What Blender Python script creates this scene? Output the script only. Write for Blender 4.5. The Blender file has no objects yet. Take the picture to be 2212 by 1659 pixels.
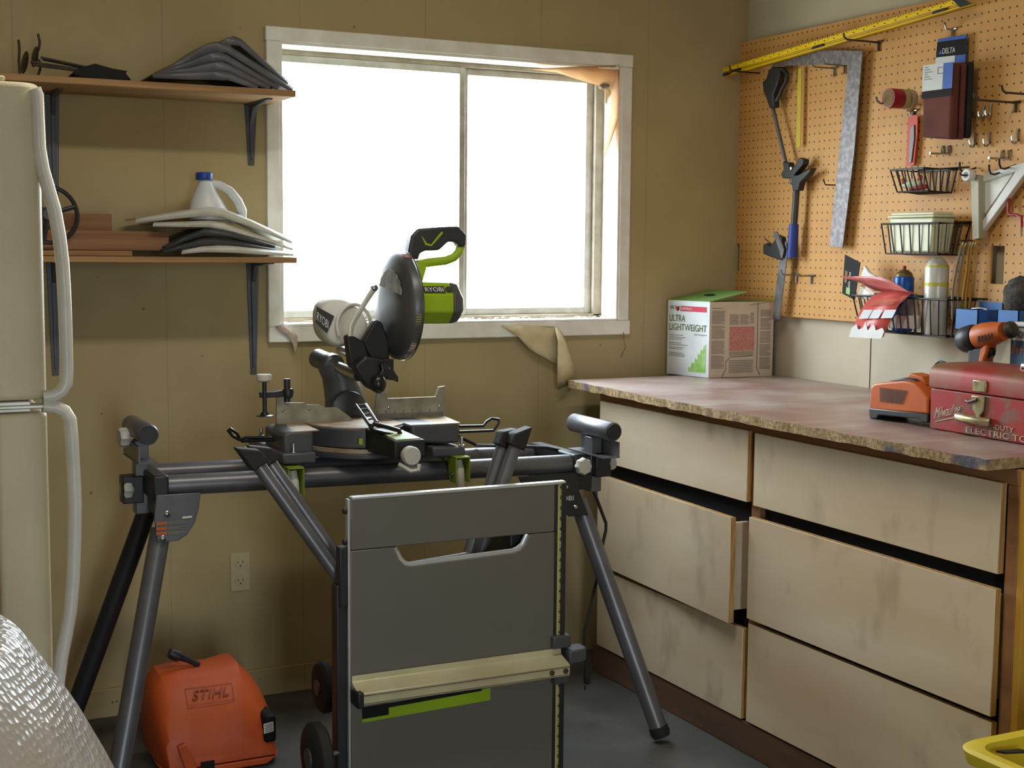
import bpy, bmesh, math, random
from mathutils import Vector, Matrix
random.seed(7)
scn = bpy.context.scene
COL = scn.collection
V = Vector
PI = math.pi
BASE = {}      # object -> world location of the root it belongs to

def C(r, g, b):
    def f(c):
        c /= 255.0
        return c / 12.92 if c <= .04045 else ((c + .055) / 1.055) ** 2.4
    return (f(r), f(g), f(b), 1.0)

# ---------------------------------------------------------------- materials
MATS = {}
def mat(name, col, rough=.5, metal=0.0, col2=None, scale=9.0, stretch=(1, 1, 1), lo=.35, hi=.65,
        bump=0.0, bscale=80.0, trans=0.0, spec=.5, alpha=1.0, detail=5.0):
    m = bpy.data.materials.new(name); m.use_nodes = True
    nt = m.node_tree; N = nt.nodes; L = nt.links
    p = N['Principled BSDF']
    p.inputs['Roughness'].default_value = rough
    p.inputs['Metallic'].default_value = metal
    p.inputs['Specular IOR Level'].default_value = spec
    p.inputs['Alpha'].default_value = alpha
    p.inputs['Transmission Weight'].default_value = trans
    if col2 is None:
        col2 = tuple(c * .82 for c in col[:3]) + (1,)
    tc = N.new('ShaderNodeTexCoord'); mp = N.new('ShaderNodeMapping'); mp.inputs['Scale'].default_value = stretch
    L.new(tc.outputs['Object'], mp.inputs['Vector'])
    nz = N.new('ShaderNodeTexNoise'); nz.inputs['Scale'].default_value = scale; nz.inputs['Detail'].default_value = detail
    L.new(mp.outputs[0], nz.inputs['Vector'])
    rp = N.new('ShaderNodeValToRGB')
    rp.color_ramp.elements[0].position = lo; rp.color_ramp.elements[0].color = col
    rp.color_ramp.elements[1].position = hi; rp.color_ramp.elements[1].color = col2
    L.new(nz.outputs['Fac'], rp.inputs['Fac']); L.new(rp.outputs['Color'], p.inputs['Base Color'])
    if bump:
        n2 = N.new('ShaderNodeTexNoise'); n2.inputs['Scale'].default_value = bscale; n2.inputs['Detail'].default_value = 3
        L.new(mp.outputs[0], n2.inputs['Vector'])
        b = N.new('ShaderNodeBump'); b.inputs['Strength'].default_value = bump; b.inputs['Distance'].default_value = .004
        L.new(n2.outputs['Fac'], b.inputs['Height']); L.new(b.outputs[0], p.inputs['Normal'])
    MATS[name] = m
    return m
def nodes(m):
    nt = m.node_tree
    return nt, nt.nodes, nt.links, nt.nodes['Principled BSDF']

# ---------------------------------------------------------------- mesh builder
def frame(d):
    d = V(d).normalized()
    a = V((0, 0, 1)) if abs(d.z) < .9 else V((1, 0, 0))
    u = d.cross(a).normalized(); w = d.cross(u).normalized()
    return u, w
class MB:
    def __init__(s): s.bm = bmesh.new()
    def face(s, pts):
        vs = [s.bm.verts.new(V(p)) for p in pts]
        try: s.bm.faces.new(vs)
        except ValueError: pass
        return s
    def prism(s, pts, vec):
        a = [s.bm.verts.new(V(p)) for p in pts]; vec = V(vec)
        b = [s.bm.verts.new(V(p) + vec) for p in pts]; n = len(a)
        s.bm.faces.new(a[::-1]); s.bm.faces.new(b)
        for i in range(n): s.bm.faces.new((a[i], a[(i + 1) % n], b[(i + 1) % n], b[i]))
        return s
    def box(s, lo, hi, rot=None, piv=None):
        x0, y0, z0 = lo; x1, y1, z1 = hi
        P = [V((x, y, z)) for z in (z0, z1) for (x, y) in ((x0, y0), (x1, y0), (x1, y1), (x0, y1))]
        if rot is not None:
            c = V(piv) if piv is not None else (V(lo) + V(hi)) / 2
            P = [rot @ (p - c) + c for p in P]
        v = [s.bm.verts.new(p) for p in P]
        for f in ((3, 2, 1, 0), (4, 5, 6, 7), (0, 1, 5, 4), (1, 2, 6, 5), (2, 3, 7, 6), (3, 0, 4, 7)):
            s.bm.faces.new([v[i] for i in f])
        return s
    def rings(s, R, closed=False, cap=True):
        vs = [[s.bm.verts.new(V(p)) for p in r] for r in R]; n = len(vs[0])
        m = len(vs)
        for k in range(m if closed else m - 1):
            a, b = vs[k], vs[(k + 1) % m]
            for i in range(n): s.bm.faces.new((a[i], a[(i + 1) % n], b[(i + 1) % n], b[i]))
        if cap and not closed:
            s.bm.faces.new(vs[0][::-1]); s.bm.faces.new(vs[-1])
        return s
    def tube(s, pts, r, n=10, closed=False, flat=1.0, cap=True):
        pts = [V(p) for p in pts]; m = len(pts)
        rr = r if isinstance(r, (list, tuple)) else [r] * m
        T = []
        for i in range(m):
            a = pts[(i - 1) % m] if (closed or i > 0) else pts[i]
            b = pts[(i + 1) % m] if (closed or i < m - 1) else pts[i]
            T.append((b - a).normalized())
        u, w = frame(T[0]); R = []
        for i in range(m):
            u = (u - T[i] * u.dot(T[i])).normalized(); w = T[i].cross(u)
            R.append([pts[i] + (u * math.cos(2 * PI * k / n) * flat + w * math.sin(2 * PI * k / n)) * rr[i] for k in range(n)])
        return s.rings(R, closed, cap)
    def lathe(s, p0, ax, prof, n=28, cap=True, sq=1.0):
        p0 = V(p0); d = V(ax).normalized(); u, w = frame(d)
        R = [[p0 + d * t + (u * math.cos(2 * PI * k / n) + w * math.sin(2 * PI * k / n) * sq) * max(r, 1e-5) for k in range(n)] for t, r in prof]
        return s.rings(R, False, cap)
    def ball(s, c, rad, n=16, m=10, rot=None):
        c = V(c); rx, ry, rz = rad if isinstance(rad, (tuple, list)) else (rad,) * 3
        R = []
        for i in range(m + 1):
            th = PI * i / m; sz = max(math.sin(th), .01)
            row = []
            for k in range(n):
                p = V((rx * sz * math.cos(2 * PI * k / n), ry * sz * math.sin(2 * PI * k / n), -rz * math.cos(th)))
                if rot is not None: p = rot @ p
                row.append(c + p)
            R.append(row)
        return s.rings(R)
    def sheet(s, rows):
        vs = [[s.bm.verts.new(V(p)) for p in r] for r in rows]
        for a, b in zip(vs, vs[1:]):
            for i in range(len(a) - 1): s.bm.faces.new((a[i], a[i + 1], b[i + 1], b[i]))
        return s
    def build(s, name, m, parent=None, bevel=0.0, seg=2, solid=0.0, sub=0, angle=38, loc=None, smooth=True):
        bm = s.bm
        bmesh.ops.recalc_face_normals(bm, faces=bm.faces)
        if parent is not None: off = BASE[parent]
        elif loc is not None: off = V(loc)
        else:
            xs = [v.co for v in bm.verts]
            off = V(((min(p.x for p in xs) + max(p.x for p in xs)) / 2, (min(p.y for p in xs) + max(p.y for p in xs)) / 2, min(p.z for p in xs)))
        for v in bm.verts: v.co -= off
        me = bpy.data.meshes.new(name); bm.to_mesh(me); bm.free()
        ms = m if isinstance(m, (list, tuple)) else [m]
        for k in ms: me.materials.append(MATS[k])
        if smooth:
            for p in me.polygons: p.use_smooth = True
            me.set_sharp_from_angle(angle=math.radians(angle))
        o = bpy.data.objects.new(name, me); COL.objects.link(o)
        BASE[o] = off
        if parent is not None: o.parent = parent
        else: o.location = off
        if solid:
            q = o.modifiers.new('solid', 'SOLIDIFY'); q.thickness = solid; q.offset = 0
        if bevel:
            q = o.modifiers.new('bevel', 'BEVEL'); q.width = bevel; q.segments = seg; q.limit_method = 'ANGLE'; q.angle_limit = math.radians(35)
        if sub:
            q = o.modifiers.new('sub', 'SUBSURF'); q.levels = sub; q.render_levels = sub
        return o
def tag(o, label, cat, group=None, kind=None):
    o['label'] = label; o['category'] = cat
    if group: o['group'] = group
    if kind: o['kind'] = kind
    return o
def lab(o, label):
    o['label'] = label
    return o
def struct(o):
    o['kind'] = 'structure'
    return o
def thing(name, label, cat, loc, group=None):
    o = bpy.data.objects.new(name, None); COL.objects.link(o)
    o.location = loc; o.empty_display_size = .05; BASE[o] = V(loc)
    return tag(o, label, cat, group)
def copy_tree(o, parent=None):
    c = o.copy(); COL.objects.link(c); c.parent = parent
    BASE[c] = BASE[o]
    for ch in list(o.children): copy_tree(ch, c)
    return c
def text(body, org, xd, yd, h, m, parent, width=None, name='lettering', lift=.0006, shear=0.0, bold=0.0, depth=.0004):
    cu = bpy.data.curves.new('txt', 'FONT'); cu.body = body; cu.size = 1.0; cu.shear = shear; cu.offset = bold; cu.resolution_u = 3
    t = bpy.data.objects.new('txt', cu); COL.objects.link(t)
    dg = bpy.context.evaluated_depsgraph_get(); me = bpy.data.meshes.new_from_object(t.evaluated_get(dg))
    bpy.data.objects.remove(t)
    bm = bmesh.new(); bm.from_mesh(me); bpy.data.meshes.remove(me)
    xs = [v.co.x for v in bm.verts]; ys = [v.co.y for v in bm.verts]
    x0, x1, y0, y1 = min(xs), max(xs), min(ys), max(ys)
    sy = h / (y1 - y0); sx = sy if width is None else width / (x1 - x0)
    xd = V(xd).normalized(); yd = V(yd).normalized(); nn = xd.cross(yd).normalized(); org = V(org)
    for v in bm.verts: v.co = org + xd * ((v.co.x - x0) * sx) + yd * ((v.co.y - y0) * sy) + nn * lift
    q = MB(); q.bm.free(); q.bm = bm
    r = bmesh.ops.extrude_face_region(bm, geom=list(bm.faces))
    for g in r['geom']:
        if isinstance(g, bmesh.types.BMVert): g.co += nn * depth
    return q.build(name, m, parent, smooth=False)
def along(a, b, t): return V(a) + (V(b) - V(a)) * t
def on_quad(q, u, v):
    a, b, c, d = (V(p) for p in q)          # lower left, lower right, upper right, upper left
    return along(along(a, b, u), along(d, c, u), v)
def qpatch(q, u0, v0, u1, v1, lift, mb):
    a, b, c, d = (V(p) for p in q); n = (b - a).cross(d - a).normalized()
    P = [on_quad(q, u, v) + n * lift for u, v in ((u0, v0), (u1, v0), (u1, v1), (u0, v1))]
    mb.prism([p - n * .0002 for p in P], n * .0004)
def qtext(body, q, u0, v0, u1, v1, m, parent, lift=.0006, **k):
    a = on_quad(q, u0, v0); b = on_quad(q, u1, v0); d = on_quad(q, u0, v1)
    return text(body, a, b - a, d - a, (d - a).length, m, parent, width=(b - a).length, lift=lift, **k)

# ---------------------------------------------------------------- colours and surfaces
mat('wall_tan', C(182, 165, 124), .85, col2=C(170, 152, 111), scale=2.2, bump=.12, bscale=220)
nt, N, L, p = nodes(MATS['wall_tan'])        # faint upright panel joints, fly specks and scuffs in the paint
tc = N.new('ShaderNodeTexCoord'); sx = N.new('ShaderNodeSeparateXYZ'); L.new(tc.outputs['Object'], sx.inputs[0])
ad = N.new('ShaderNodeMath'); ad.operation = 'ADD'; ad.inputs[1].default_value = 10.16; L.new(sx.outputs['X'], ad.inputs[0])
md = N.new('ShaderNodeMath'); md.operation = 'MODULO'; md.inputs[1].default_value = .4064; L.new(ad.outputs[0], md.inputs[0])
lt = N.new('ShaderNodeMath'); lt.operation = 'LESS_THAN'; lt.inputs[1].default_value = .0025; L.new(md.outputs[0], lt.inputs[0])
sp = N.new('ShaderNodeTexNoise'); sp.inputs['Scale'].default_value = 34; sp.inputs['Detail'].default_value = 1
L.new(tc.outputs['Object'], sp.inputs['Vector'])
r2 = N.new('ShaderNodeValToRGB'); r2.color_ramp.elements[0].position = .775; r2.color_ramp.elements[0].color = (0, 0, 0, 1)
r2.color_ramp.elements[1].position = .80; r2.color_ramp.elements[1].color = (.7, .7, .7, 1); L.new(sp.outputs['Fac'], r2.inputs['Fac'])
ml = N.new('ShaderNodeMath'); ml.operation = 'MULTIPLY'; ml.inputs[1].default_value = .22; L.new(lt.outputs[0], ml.inputs[0])
mx0 = N.new('ShaderNodeMath'); mx0.operation = 'MAXIMUM'; L.new(ml.outputs[0], mx0.inputs[0]); L.new(r2.outputs['Color'], mx0.inputs[1])
old = p.inputs['Base Color'].links[0].from_socket
mx = N.new('ShaderNodeMix'); mx.data_type = 'RGBA'; L.new(mx0.outputs[0], mx.inputs['Factor']); L.new(old, mx.inputs['A'])
mx.inputs['B'].default_value = C(84, 70, 44); L.new(mx.outputs['Result'], p.inputs['Base Color'])
mat('wall_cream', C(204, 194, 172), .8, col2=C(194, 183, 158), scale=2.5, bump=.1, bscale=200)
mat('concrete', C(94, 94, 92), .7, col2=C(68, 69, 70), scale=5, bump=.25, bscale=60, lo=.3, hi=.7)
mat('ceiling_white', C(205, 200, 185), .9)
mat('white_paint', C(246, 245, 240), .55, col2=C(232, 228, 218), scale=14, bump=.1)
mat('alu', C(206, 204, 198), .42, .4, col2=C(182, 178, 166), scale=20)
mat('tan_sash', C(176, 164, 146), .6, col2=C(150, 138, 118), scale=18)
m = bpy.data.materials.new('glass'); m.use_nodes = True; MATS['glass'] = m
nt = m.node_tree; nt.nodes.clear()
o_ = nt.nodes.new('ShaderNodeOutputMaterial'); a_ = nt.nodes.new('ShaderNodeBsdfTransparent'); b_ = nt.nodes.new('ShaderNodeBsdfGlossy')
b_.inputs['Roughness'].default_value = .08; x_ = nt.nodes.new('ShaderNodeMixShader'); x_.inputs[0].default_value = .05
nzz = nt.nodes.new('ShaderNodeTexNoise'); nzz.inputs['Scale'].default_value = 6
rr_ = nt.nodes.new('ShaderNodeValToRGB'); rr_.color_ramp.elements[0].color = (.93, .95, .96, 1); rr_.color_ramp.elements[1].color = (1, 1, 1, 1)
nt.links.new(nzz.outputs['Fac'], rr_.inputs['Fac']); nt.links.new(rr_.outputs['Color'], a_.inputs['Color'])
nt.links.new(a_.outputs[0], x_.inputs[1]); nt.links.new(b_.outputs[0], x_.inputs[2]); nt.links.new(x_.outputs[0], o_.inputs[0])
# pegboard: tan hardboard with one hole per inch each way
mat('pegboard', C(218, 165, 97), .6, col2=C(206, 151, 83), scale=6)
nt, N, L, p = nodes(MATS['pegboard'])
tc = N.new('ShaderNodeTexCoord'); sx = N.new('ShaderNodeSeparateXYZ'); L.new(tc.outputs['Object'], sx.inputs[0])
def fr(sock, add):
    a = N.new('ShaderNodeMath'); a.operation = 'MULTIPLY_ADD'; a.inputs[1].default_value = 1 / .0254; a.inputs[2].default_value = add; L.new(sock, a.inputs[0])
    f = N.new('ShaderNodeMath'); f.operation = 'FRACT'; L.new(a.outputs[0], f.inputs[0])
    b = N.new('ShaderNodeMath'); b.operation = 'SUBTRACT'; b.inputs[1].default_value = .5; L.new(f.outputs[0], b.inputs[0])
    c = N.new('ShaderNodeMath'); c.operation = 'MULTIPLY'; L.new(b.outputs[0], c.inputs[0]); L.new(b.outputs[0], c.inputs[1])
    return c.outputs[0]
fy = fr(sx.outputs['Y'], 100.5 + .012 / .0254); fz = fr(sx.outputs['Z'], 100.5 - 1.4201 / .0254 + 200)
s_ = N.new('ShaderNodeMath'); s_.operation = 'ADD'; L.new(fy, s_.inputs[0]); L.new(fz, s_.inputs[1])
l_ = N.new('ShaderNodeMath'); l_.operation = 'LESS_THAN'; l_.inputs[1].default_value = .0125; L.new(s_.outputs[0], l_.inputs[0])
old = p.inputs['Base Color'].links[0].from_socket
mx = N.new('ShaderNodeMix'); mx.data_type = 'RGBA'; L.new(l_.outputs[0], mx.inputs['Factor']); L.new(old, mx.inputs['A'])
mx.inputs['B'].default_value = C(66, 36, 18); L.new(mx.outputs['Result'], p.inputs['Base Color'])
mat('furring', C(150, 115, 75), .8)
mat('ply', C(228, 212, 186), .6, col2=C(206, 180, 146), scale=3.2, stretch=(1, .35, 1.6), lo=.3, hi=.75, bump=.05)
nt, N, L, p = nodes(MATS['ply'])            # worn smudges on the plywood fronts
tc = N.new('ShaderNodeTexCoord'); n3 = N.new('ShaderNodeTexNoise'); n3.inputs['Scale'].default_value = 7; n3.inputs['Detail'].default_value = 6
mp3 = N.new('ShaderNodeMapping'); mp3.inputs['Scale'].default_value = (1, 1.4, .8); mp3.inputs['Location'].default_value = (3, 1, 7)
L.new(tc.outputs['Object'], mp3.inputs[0]); L.new(mp3.outputs[0], n3.inputs['Vector'])
r3 = N.new('ShaderNodeValToRGB'); r3.color_ramp.elements[0].position = .58; r3.color_ramp.elements[0].color = (0, 0, 0, 1)
r3.color_ramp.elements[1].position = .80; r3.color_ramp.elements[1].color = (.42, .42, .42, 1); L.new(n3.outputs['Fac'], r3.inputs['Fac'])
old = p.inputs['Base Color'].links[0].from_socket
mx = N.new('ShaderNodeMix'); mx.data_type = 'RGBA'; L.new(r3.outputs['Color'], mx.inputs['Factor']); L.new(old, mx.inputs['A'])
mx.inputs['B'].default_value = C(118, 96, 72); L.new(mx.outputs['Result'], p.inputs['Base Color'])
mat('ply_edge', C(206, 166, 104), .7, col2=C(150, 108, 60), scale=60, stretch=(6, 1, .2))
mat('frame_wood', C(164, 118, 80), .7, col2=C(136, 94, 62), scale=8, stretch=(1, .3, 2))
mat('kick_wood', C(118, 90, 68), .75, col2=C(92, 68, 52), scale=7, stretch=(1, .2, 2))
mat('yellow_ply', C(206, 158, 60), .65, col2=C(186, 138, 50), scale=4, stretch=(1, 1, .3))
mat('dark', C(16, 15, 14), .9)
mat('top_red', C(150, 122, 114), .36, col2=C(190, 178, 174), scale=4.5, lo=.40, hi=.72, bump=.12, bscale=40, spec=.7)
mat('chip_edge', C(200, 172, 128), .9, col2=C(146, 120, 88), scale=90, bump=.6, bscale=120)
nt, N, L, p = nodes(MATS['chip_edge'])      # leftover blue paint on the torn chipboard edge
tc = N.new('ShaderNodeTexCoord'); n3 = N.new('ShaderNodeTexNoise'); n3.inputs['Scale'].default_value = 9; L.new(tc.outputs['Object'], n3.inputs['Vector'])
r3 = N.new('ShaderNodeValToRGB'); r3.color_ramp.elements[0].position = .58; r3.color_ramp.elements[0].color = (0, 0, 0, 1)
r3.color_ramp.elements[1].position = .68; r3.color_ramp.elements[1].color = (.7, .7, .7, 1); L.new(n3.outputs['Fac'], r3.inputs['Fac'])
old = p.inputs['Base Color'].links[0].from_socket
mx = N.new('ShaderNodeMix'); mx.data_type = 'RGBA'; L.new(r3.outputs['Color'], mx.inputs['Factor']); L.new(old, mx.inputs['A'])
mx.inputs['B'].default_value = C(60, 86, 128); L.new(mx.outputs['Result'], p.inputs['Base Color'])
mat('shelf_wood', C(184, 146, 100), .75, col2=C(150, 112, 72), scale=10, stretch=(.25, 1, 3))
mat('lumber', C(152, 110, 78), .75, col2=C(124, 86, 58), scale=14, stretch=(.15, 1, 4))
mat('bracket_grey', C(92, 92, 100), .5, .3)
mat('grey_tray', C(112, 112, 122), .38, .1, col2=C(92, 92, 100), scale=16)
mat('dark_tray', C(70, 72, 74), .4, .1)
mat('white_tray', C(214, 214, 206), .4, col2=C(196, 194, 184), scale=14)
mat('white_plastic', C(226, 230, 236), .4)
mat('blue_cap', C(34, 70, 160), .4)
mat('black_cloth', C(44, 46, 48), .9, col2=C(28, 28, 30), bump=.3)
mat('black_plastic', C(30, 30, 33), .45, col2=C(38, 38, 42))
mat('black_gloss', C(24, 25, 28), .3)
mat('rubber', C(26, 26, 28), .75)
mat('grey_plastic', C(74, 75, 80), .45)
mat('charcoal', C(58, 58, 62), .4, .2, col2=C(66, 66, 70))
mat('guard_grey', C(92, 94, 98), .36, .25, col2=C(80, 82, 86))
mat('guard_clear', C(150, 146, 134), .25, 0, col2=C(96, 96, 94), scale=30)
mat('dark_steel', C(66, 60, 56), .5, .6, col2=C(90, 80, 70), scale=30)
mat('steel', C(158, 158, 162), .34, .8, col2=C(120, 120, 124), scale=20)
mat('chrome', C(205, 205, 205), .2, .95, col2=C(160, 160, 160))
mat('rust_steel', C(112, 107, 110), .5, .45, col2=C(140, 135, 136), scale=60, lo=.42, hi=.62, bump=.2)
mat('cast_alu', C(168, 164, 150), .45, .35, col2=C(140, 134, 116), scale=24)
mat('dusty_top', C(170, 158, 140), .6, .15, col2=C(150, 120, 88), scale=18)
mat('lime', C(158, 190, 30), .45, col2=C(146, 178, 26))
mat('lime_dark', C(132, 152, 40), .5)
mat('stand_grey', C(112, 112, 118), .36, .4, col2=C(98, 98, 104))
mat('stand_dark', C(52, 52, 56), .42, .35)
mat('lever_white', C(206, 200, 186), .5)
mat('knob_grey', C(196, 194, 188), .5, col2=C(182, 180, 172))
mat('cloth_white', C(232, 232, 228), .9, col2=C(214, 210, 198), scale=10, bump=.3, bscale=30)
mat('saw_table', C(112, 109, 104), .42, .25, col2=C(110, 107, 102), scale=12, bump=.04)
mat('bright_edge', C(210, 214, 222), .3, .5)
mat('fence_cream', C(206, 200, 168), .4, .3, col2=C(190, 182, 148))
mat('tape_yellow', C(196, 186, 120), .5)
mat('orange_plastic', C(200, 86, 32), .5, col2=C(186, 76, 27), bump=.1, bscale=300)
mat('orange_shade', C(150, 60, 22), .55)  # darker case orange, painting the shading of the raised badge and letters
mat('orange_tool', C(206, 104, 42), .45, col2=C(190, 92, 36))
mat('black_label', C(26, 25, 28), .65, spec=.2)
mat('print_white', C(232, 232, 230), .6)
mat('print_grey', C(140, 132, 124), .7)
mat('print_dark', C(60, 62, 60), .7)
mat('print_green', C(104, 130, 82), .7)
mat('print_red', C(206, 66, 84), .7)
mat('print_pink', C(196, 118, 112), .7, col2=C(206, 150, 140), scale=120)
mat('print_lime', C(134, 188, 76), .7, col2=C(176, 206, 150), scale=30)
mat('print_orange', C(196, 104, 60), .7)
mat('card_white', C(226, 232, 236), .75)
mat('card_kraft', C(216, 202, 186), .8, col2=C(208, 192, 174))
mat('card_green', C(122, 164, 92), .7, col2=C(108, 150, 80))
mat('fridge', C(222, 209, 178), .5, col2=C(216, 202, 170), bump=.15, bscale=400)
mat('fridge_handle', C(226, 222, 214), .35)
mat('gasket', C(170, 160, 138), .7)
mat('toolbox_red', C(168, 48, 44), .55, .1, col2=C(132, 92, 82), scale=20, lo=.46, hi=.6, bump=.1)
mat('toolbox_lid', C(160, 50, 44), .42, .2, col2=C(132, 104, 80), scale=7, lo=.42, hi=.62)
mat('brass', C(186, 176, 140), .35, .7, col2=C(150, 134, 90), scale=40)
mat('worn_white', C(206, 186, 168), .7, col2=C(178, 110, 98), scale=60, lo=.5, hi=.7)
mat('level_yellow', C(255, 216, 20), .45, col2=C(246, 202, 14))
mat('level_yellow_dark', C(206, 172, 24), .45)
mat('straw_yellow', C(214, 196, 52), .5)
mat('blue_grip', C(36, 62, 150), .5)
mat('silver_grey', C(112, 110, 106), .5, .5)
mat('tape_red', C(166, 26, 44), .4)
mat('tape_tan', C(196, 168, 118), .5)
mat('tape_clear', C(206, 196, 166), .3)
mat('cardboard', C(140, 112, 76), .85)
mat('card_red', C(216, 78, 70), .55)
mat('card_blue', C(38, 92, 190), .5)
mat('belt_maroon', C(112, 62, 54), .85, col2=C(98, 52, 46), bump=.4, bscale=500)
mat('wire_black', C(34, 32, 32), .5)
mat('bin_blue', C(48, 112, 186), .5)
mat('fuzz', C(92, 90, 88), .95, col2=C(60, 58, 58), scale=60, bump=1.0, bscale=200)
mat('can_blue', C(28, 84, 176), .3, .3)
mat('can_silver', C(212, 212, 204), .35, .2, col2=C(196, 196, 186))
mat('can_yellow', C(206, 196, 62), .4)
mat('dome_brown', C(112, 92, 56), .45, .4)
mat('red_cap', C(156, 34, 34), .5)
mat('tub_cream', C(222, 222, 190), .35, col2=C(206, 208, 176))
mat('pack_pink', C(206, 118, 112), .35, col2=C(190, 92, 90), scale=12)
mat('pack_red', C(208, 88, 82), .35)
mat('pack_clear', C(200, 198, 194), .18, trans=.5, alpha=.55)
mat('gold_cord', C(190, 146, 66), .5, .4)
mat('grey_cord', C(150, 140, 122), .5, .4)
mat('bracket_white', C(232, 232, 228), .5)
mat('bracket_cream', C(176, 168, 142), .5)
mat('red_hook', C(160, 28, 40), .4)
mat('tin_blue', C(70, 104, 138), .5, col2=C(92, 120, 144), scale=8)
mat('bin_yellow', C(236, 212, 60), .5)
mat('outlet', C(196, 184, 144), .5)
mat('slot_dark', C(60, 50, 36), .7)
mat('paper_orange', C(226, 196, 156), .85, col2=C(214, 178, 136))
nt, N, L, p = nodes(MATS['paper_orange']); p.inputs['Transmission Weight'].default_value = 0
tl = N.new('ShaderNodeBsdfTranslucent'); tl.inputs['Color'].default_value = C(232, 190, 140)
mxs = N.new('ShaderNodeMixShader'); mxs.inputs[0].default_value = .5
L.new(p.outputs[0], mxs.inputs[1]); L.new(tl.outputs[0], mxs.inputs[2]); L.new(mxs.outputs[0], N['Material Output'].inputs[0])
mat('cloth_tan', C(222, 208, 170), .9, col2=C(200, 182, 142), scale=14, bump=.3, bscale=60)
mat('scrap_pink', C(206, 186, 170), .85)
mat('scrap_orange', C(206, 150, 96), .85)
mat('nest', C(166, 150, 132), .95, col2=C(120, 104, 88), scale=70, bump=1, bscale=160)
# bubble wrap: glossy clear film over a pale bundle, rows of small bubbles
mat('bubble_wrap', C(214, 212, 218), .25, col2=C(186, 172, 154), scale=3.5, spec=.85)
nt, N, L, p = nodes(MATS['bubble_wrap'])
tc = N.new('ShaderNodeTexCoord'); mp = N.new('ShaderNodeMapping'); mp.inputs['Rotation'].default_value = (.3, .5, .6)
vo = N.new('ShaderNodeTexVoronoi'); vo.inputs['Scale'].default_value = 120; vo.inputs['Randomness'].default_value = .5
L.new(tc.outputs['Object'], mp.inputs[0]); L.new(mp.outputs[0], vo.inputs['Vector'])
wv = N.new('ShaderNodeTexNoise'); wv.inputs['Scale'].default_value = 14; L.new(tc.outputs['Object'], wv.inputs['Vector'])
sm = N.new('ShaderNodeMath'); sm.operation = 'MULTIPLY_ADD'; sm.inputs[1].default_value = 2.6; L.new(wv.outputs['Fac'], sm.inputs[0]); L.new(vo.outputs['Distance'], sm.inputs[2])
bp = N.new('ShaderNodeBump'); bp.inputs['Strength'].default_value = .55; bp.inputs['Distance'].default_value = .0035
L.new(sm.outputs[0], bp.inputs['Height']); L.new(bp.outputs[0], p.inputs['Normal'])

# ---------------------------------------------------------------- the room
WX0, WX1, WZ0, WZ1 = -1.692, -.519, 1.137, 1.976       # window opening
XL, YF, H, TH = -3.75, -6.4, 2.62, .13
b = MB()
b.box((XL, 0, 0), (WX0, TH, H)).box((WX1, 0, 0), (.12, TH, H)).box((WX0, 0, 0), (WX1, TH, WZ0)).box((WX0, 0, WZ1), (WX1, TH, H))
struct(b.build('wall_back', 'wall_tan', loc=(0, 0, 0), smooth=False))
struct(MB().box((0, YF, 0), (.12, 0, H)).build('wall_right', 'wall_cream', loc=(0, 0, 0), smooth=False))
struct(MB().box((XL - .12, YF, 0), (XL, TH, H)).build('wall_left', 'wall_tan', loc=(0, 0, 0), smooth=False))
DX0, DX1, DZ = -3.0, -2.35, 2.0        # open doorway behind the photographer
b = MB().box((XL, YF - .12, DZ), (0, YF, H)).box((XL, YF - .12, 0), (DX0, YF, DZ)).box((DX1, YF - .12, 0), (0, YF, DZ))
struct(b.build('wall_front', 'wall_tan', loc=(0, 0, 0), smooth=False))
struct(MB().box((XL - .12, YF - .12, -.1), (.12, TH, 0)).build('floor', 'concrete', loc=(0, 0, 0), smooth=False))
struct(MB().box((XL - .12, YF - .12, H), (.12, TH, H + .1)).build('ceiling', 'ceiling_white', loc=(0, 0, 0), smooth=False))
struct(MB().box((XL, -.014, 0), (-.78, 0, .085)).build('baseboard_back', 'wall_tan', loc=(0, 0, 0), bevel=.003))
# narrow joint in the right wall below the pegboard
struct(MB().box((-.0015, -.689, .948), (0, -.6865, 1.15)).build('trim_2', 'slot_dark', loc=(0, 0, 0)))
# window: painted casing, deep liner, two sliding aluminium sashes
w = thing('window_1', 'white painted sliding window glowing with daylight', 'window', (-1.105, 0, WZ0)); w['kind'] = 'structure'
cw = .042
def casing(lo, hi): MB().box(lo, hi).build('casing', 'white_paint', w, bevel=.003)
casing((WX0 - .04, -.02, WZ0 - .003), (WX0, 0, WZ1)); casing((WX1, -.02, WZ0 - .003), (WX1 + .041, 0, WZ1))
casing((WX0 - .042, -.021, WZ1), (WX1 + .043, 0, WZ1 + .042)); casing((WX0 - .04, -.022, WZ0 - .051), (WX1 + .046, 0, WZ0 - .003))
def jamb(lo, hi, n='jamb_liner'): MB().box(lo, hi).build(n, 'white_paint', w, bevel=.001)
jamb((WX0, -.018, WZ0), (WX0 + .008, TH, WZ1)); jamb((WX1 - .008, -.018, WZ0), (WX1, TH, WZ1))
jamb((WX0 + .008, -.018, WZ1 - .008), (WX1 - .008, TH, WZ1)); jamb((WX0 + .008, -.024, WZ0 - .003), (WX1 - .008, TH, WZ0 + .004), 'sill')
fx0, fx1, fz0, fz1, fy = WX0 + .008, WX1 - .008, WZ0 + .004, WZ1 - .008, .085
b = MB().box((fx0, fy, fz0), (fx0 + .014, fy + .035, fz1)).box((fx1 - .03, fy, fz0), (fx1, fy + .035, fz1))
b.box((fx0, fy, fz0), (fx1, fy + .035, fz0 + .012)).box((fx0, fy, fz1 - .014), (fx1, fy + .035, fz1))
b.build('outer_frame', 'tan_sash', w, bevel=.002)
xm = -1.045
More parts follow.
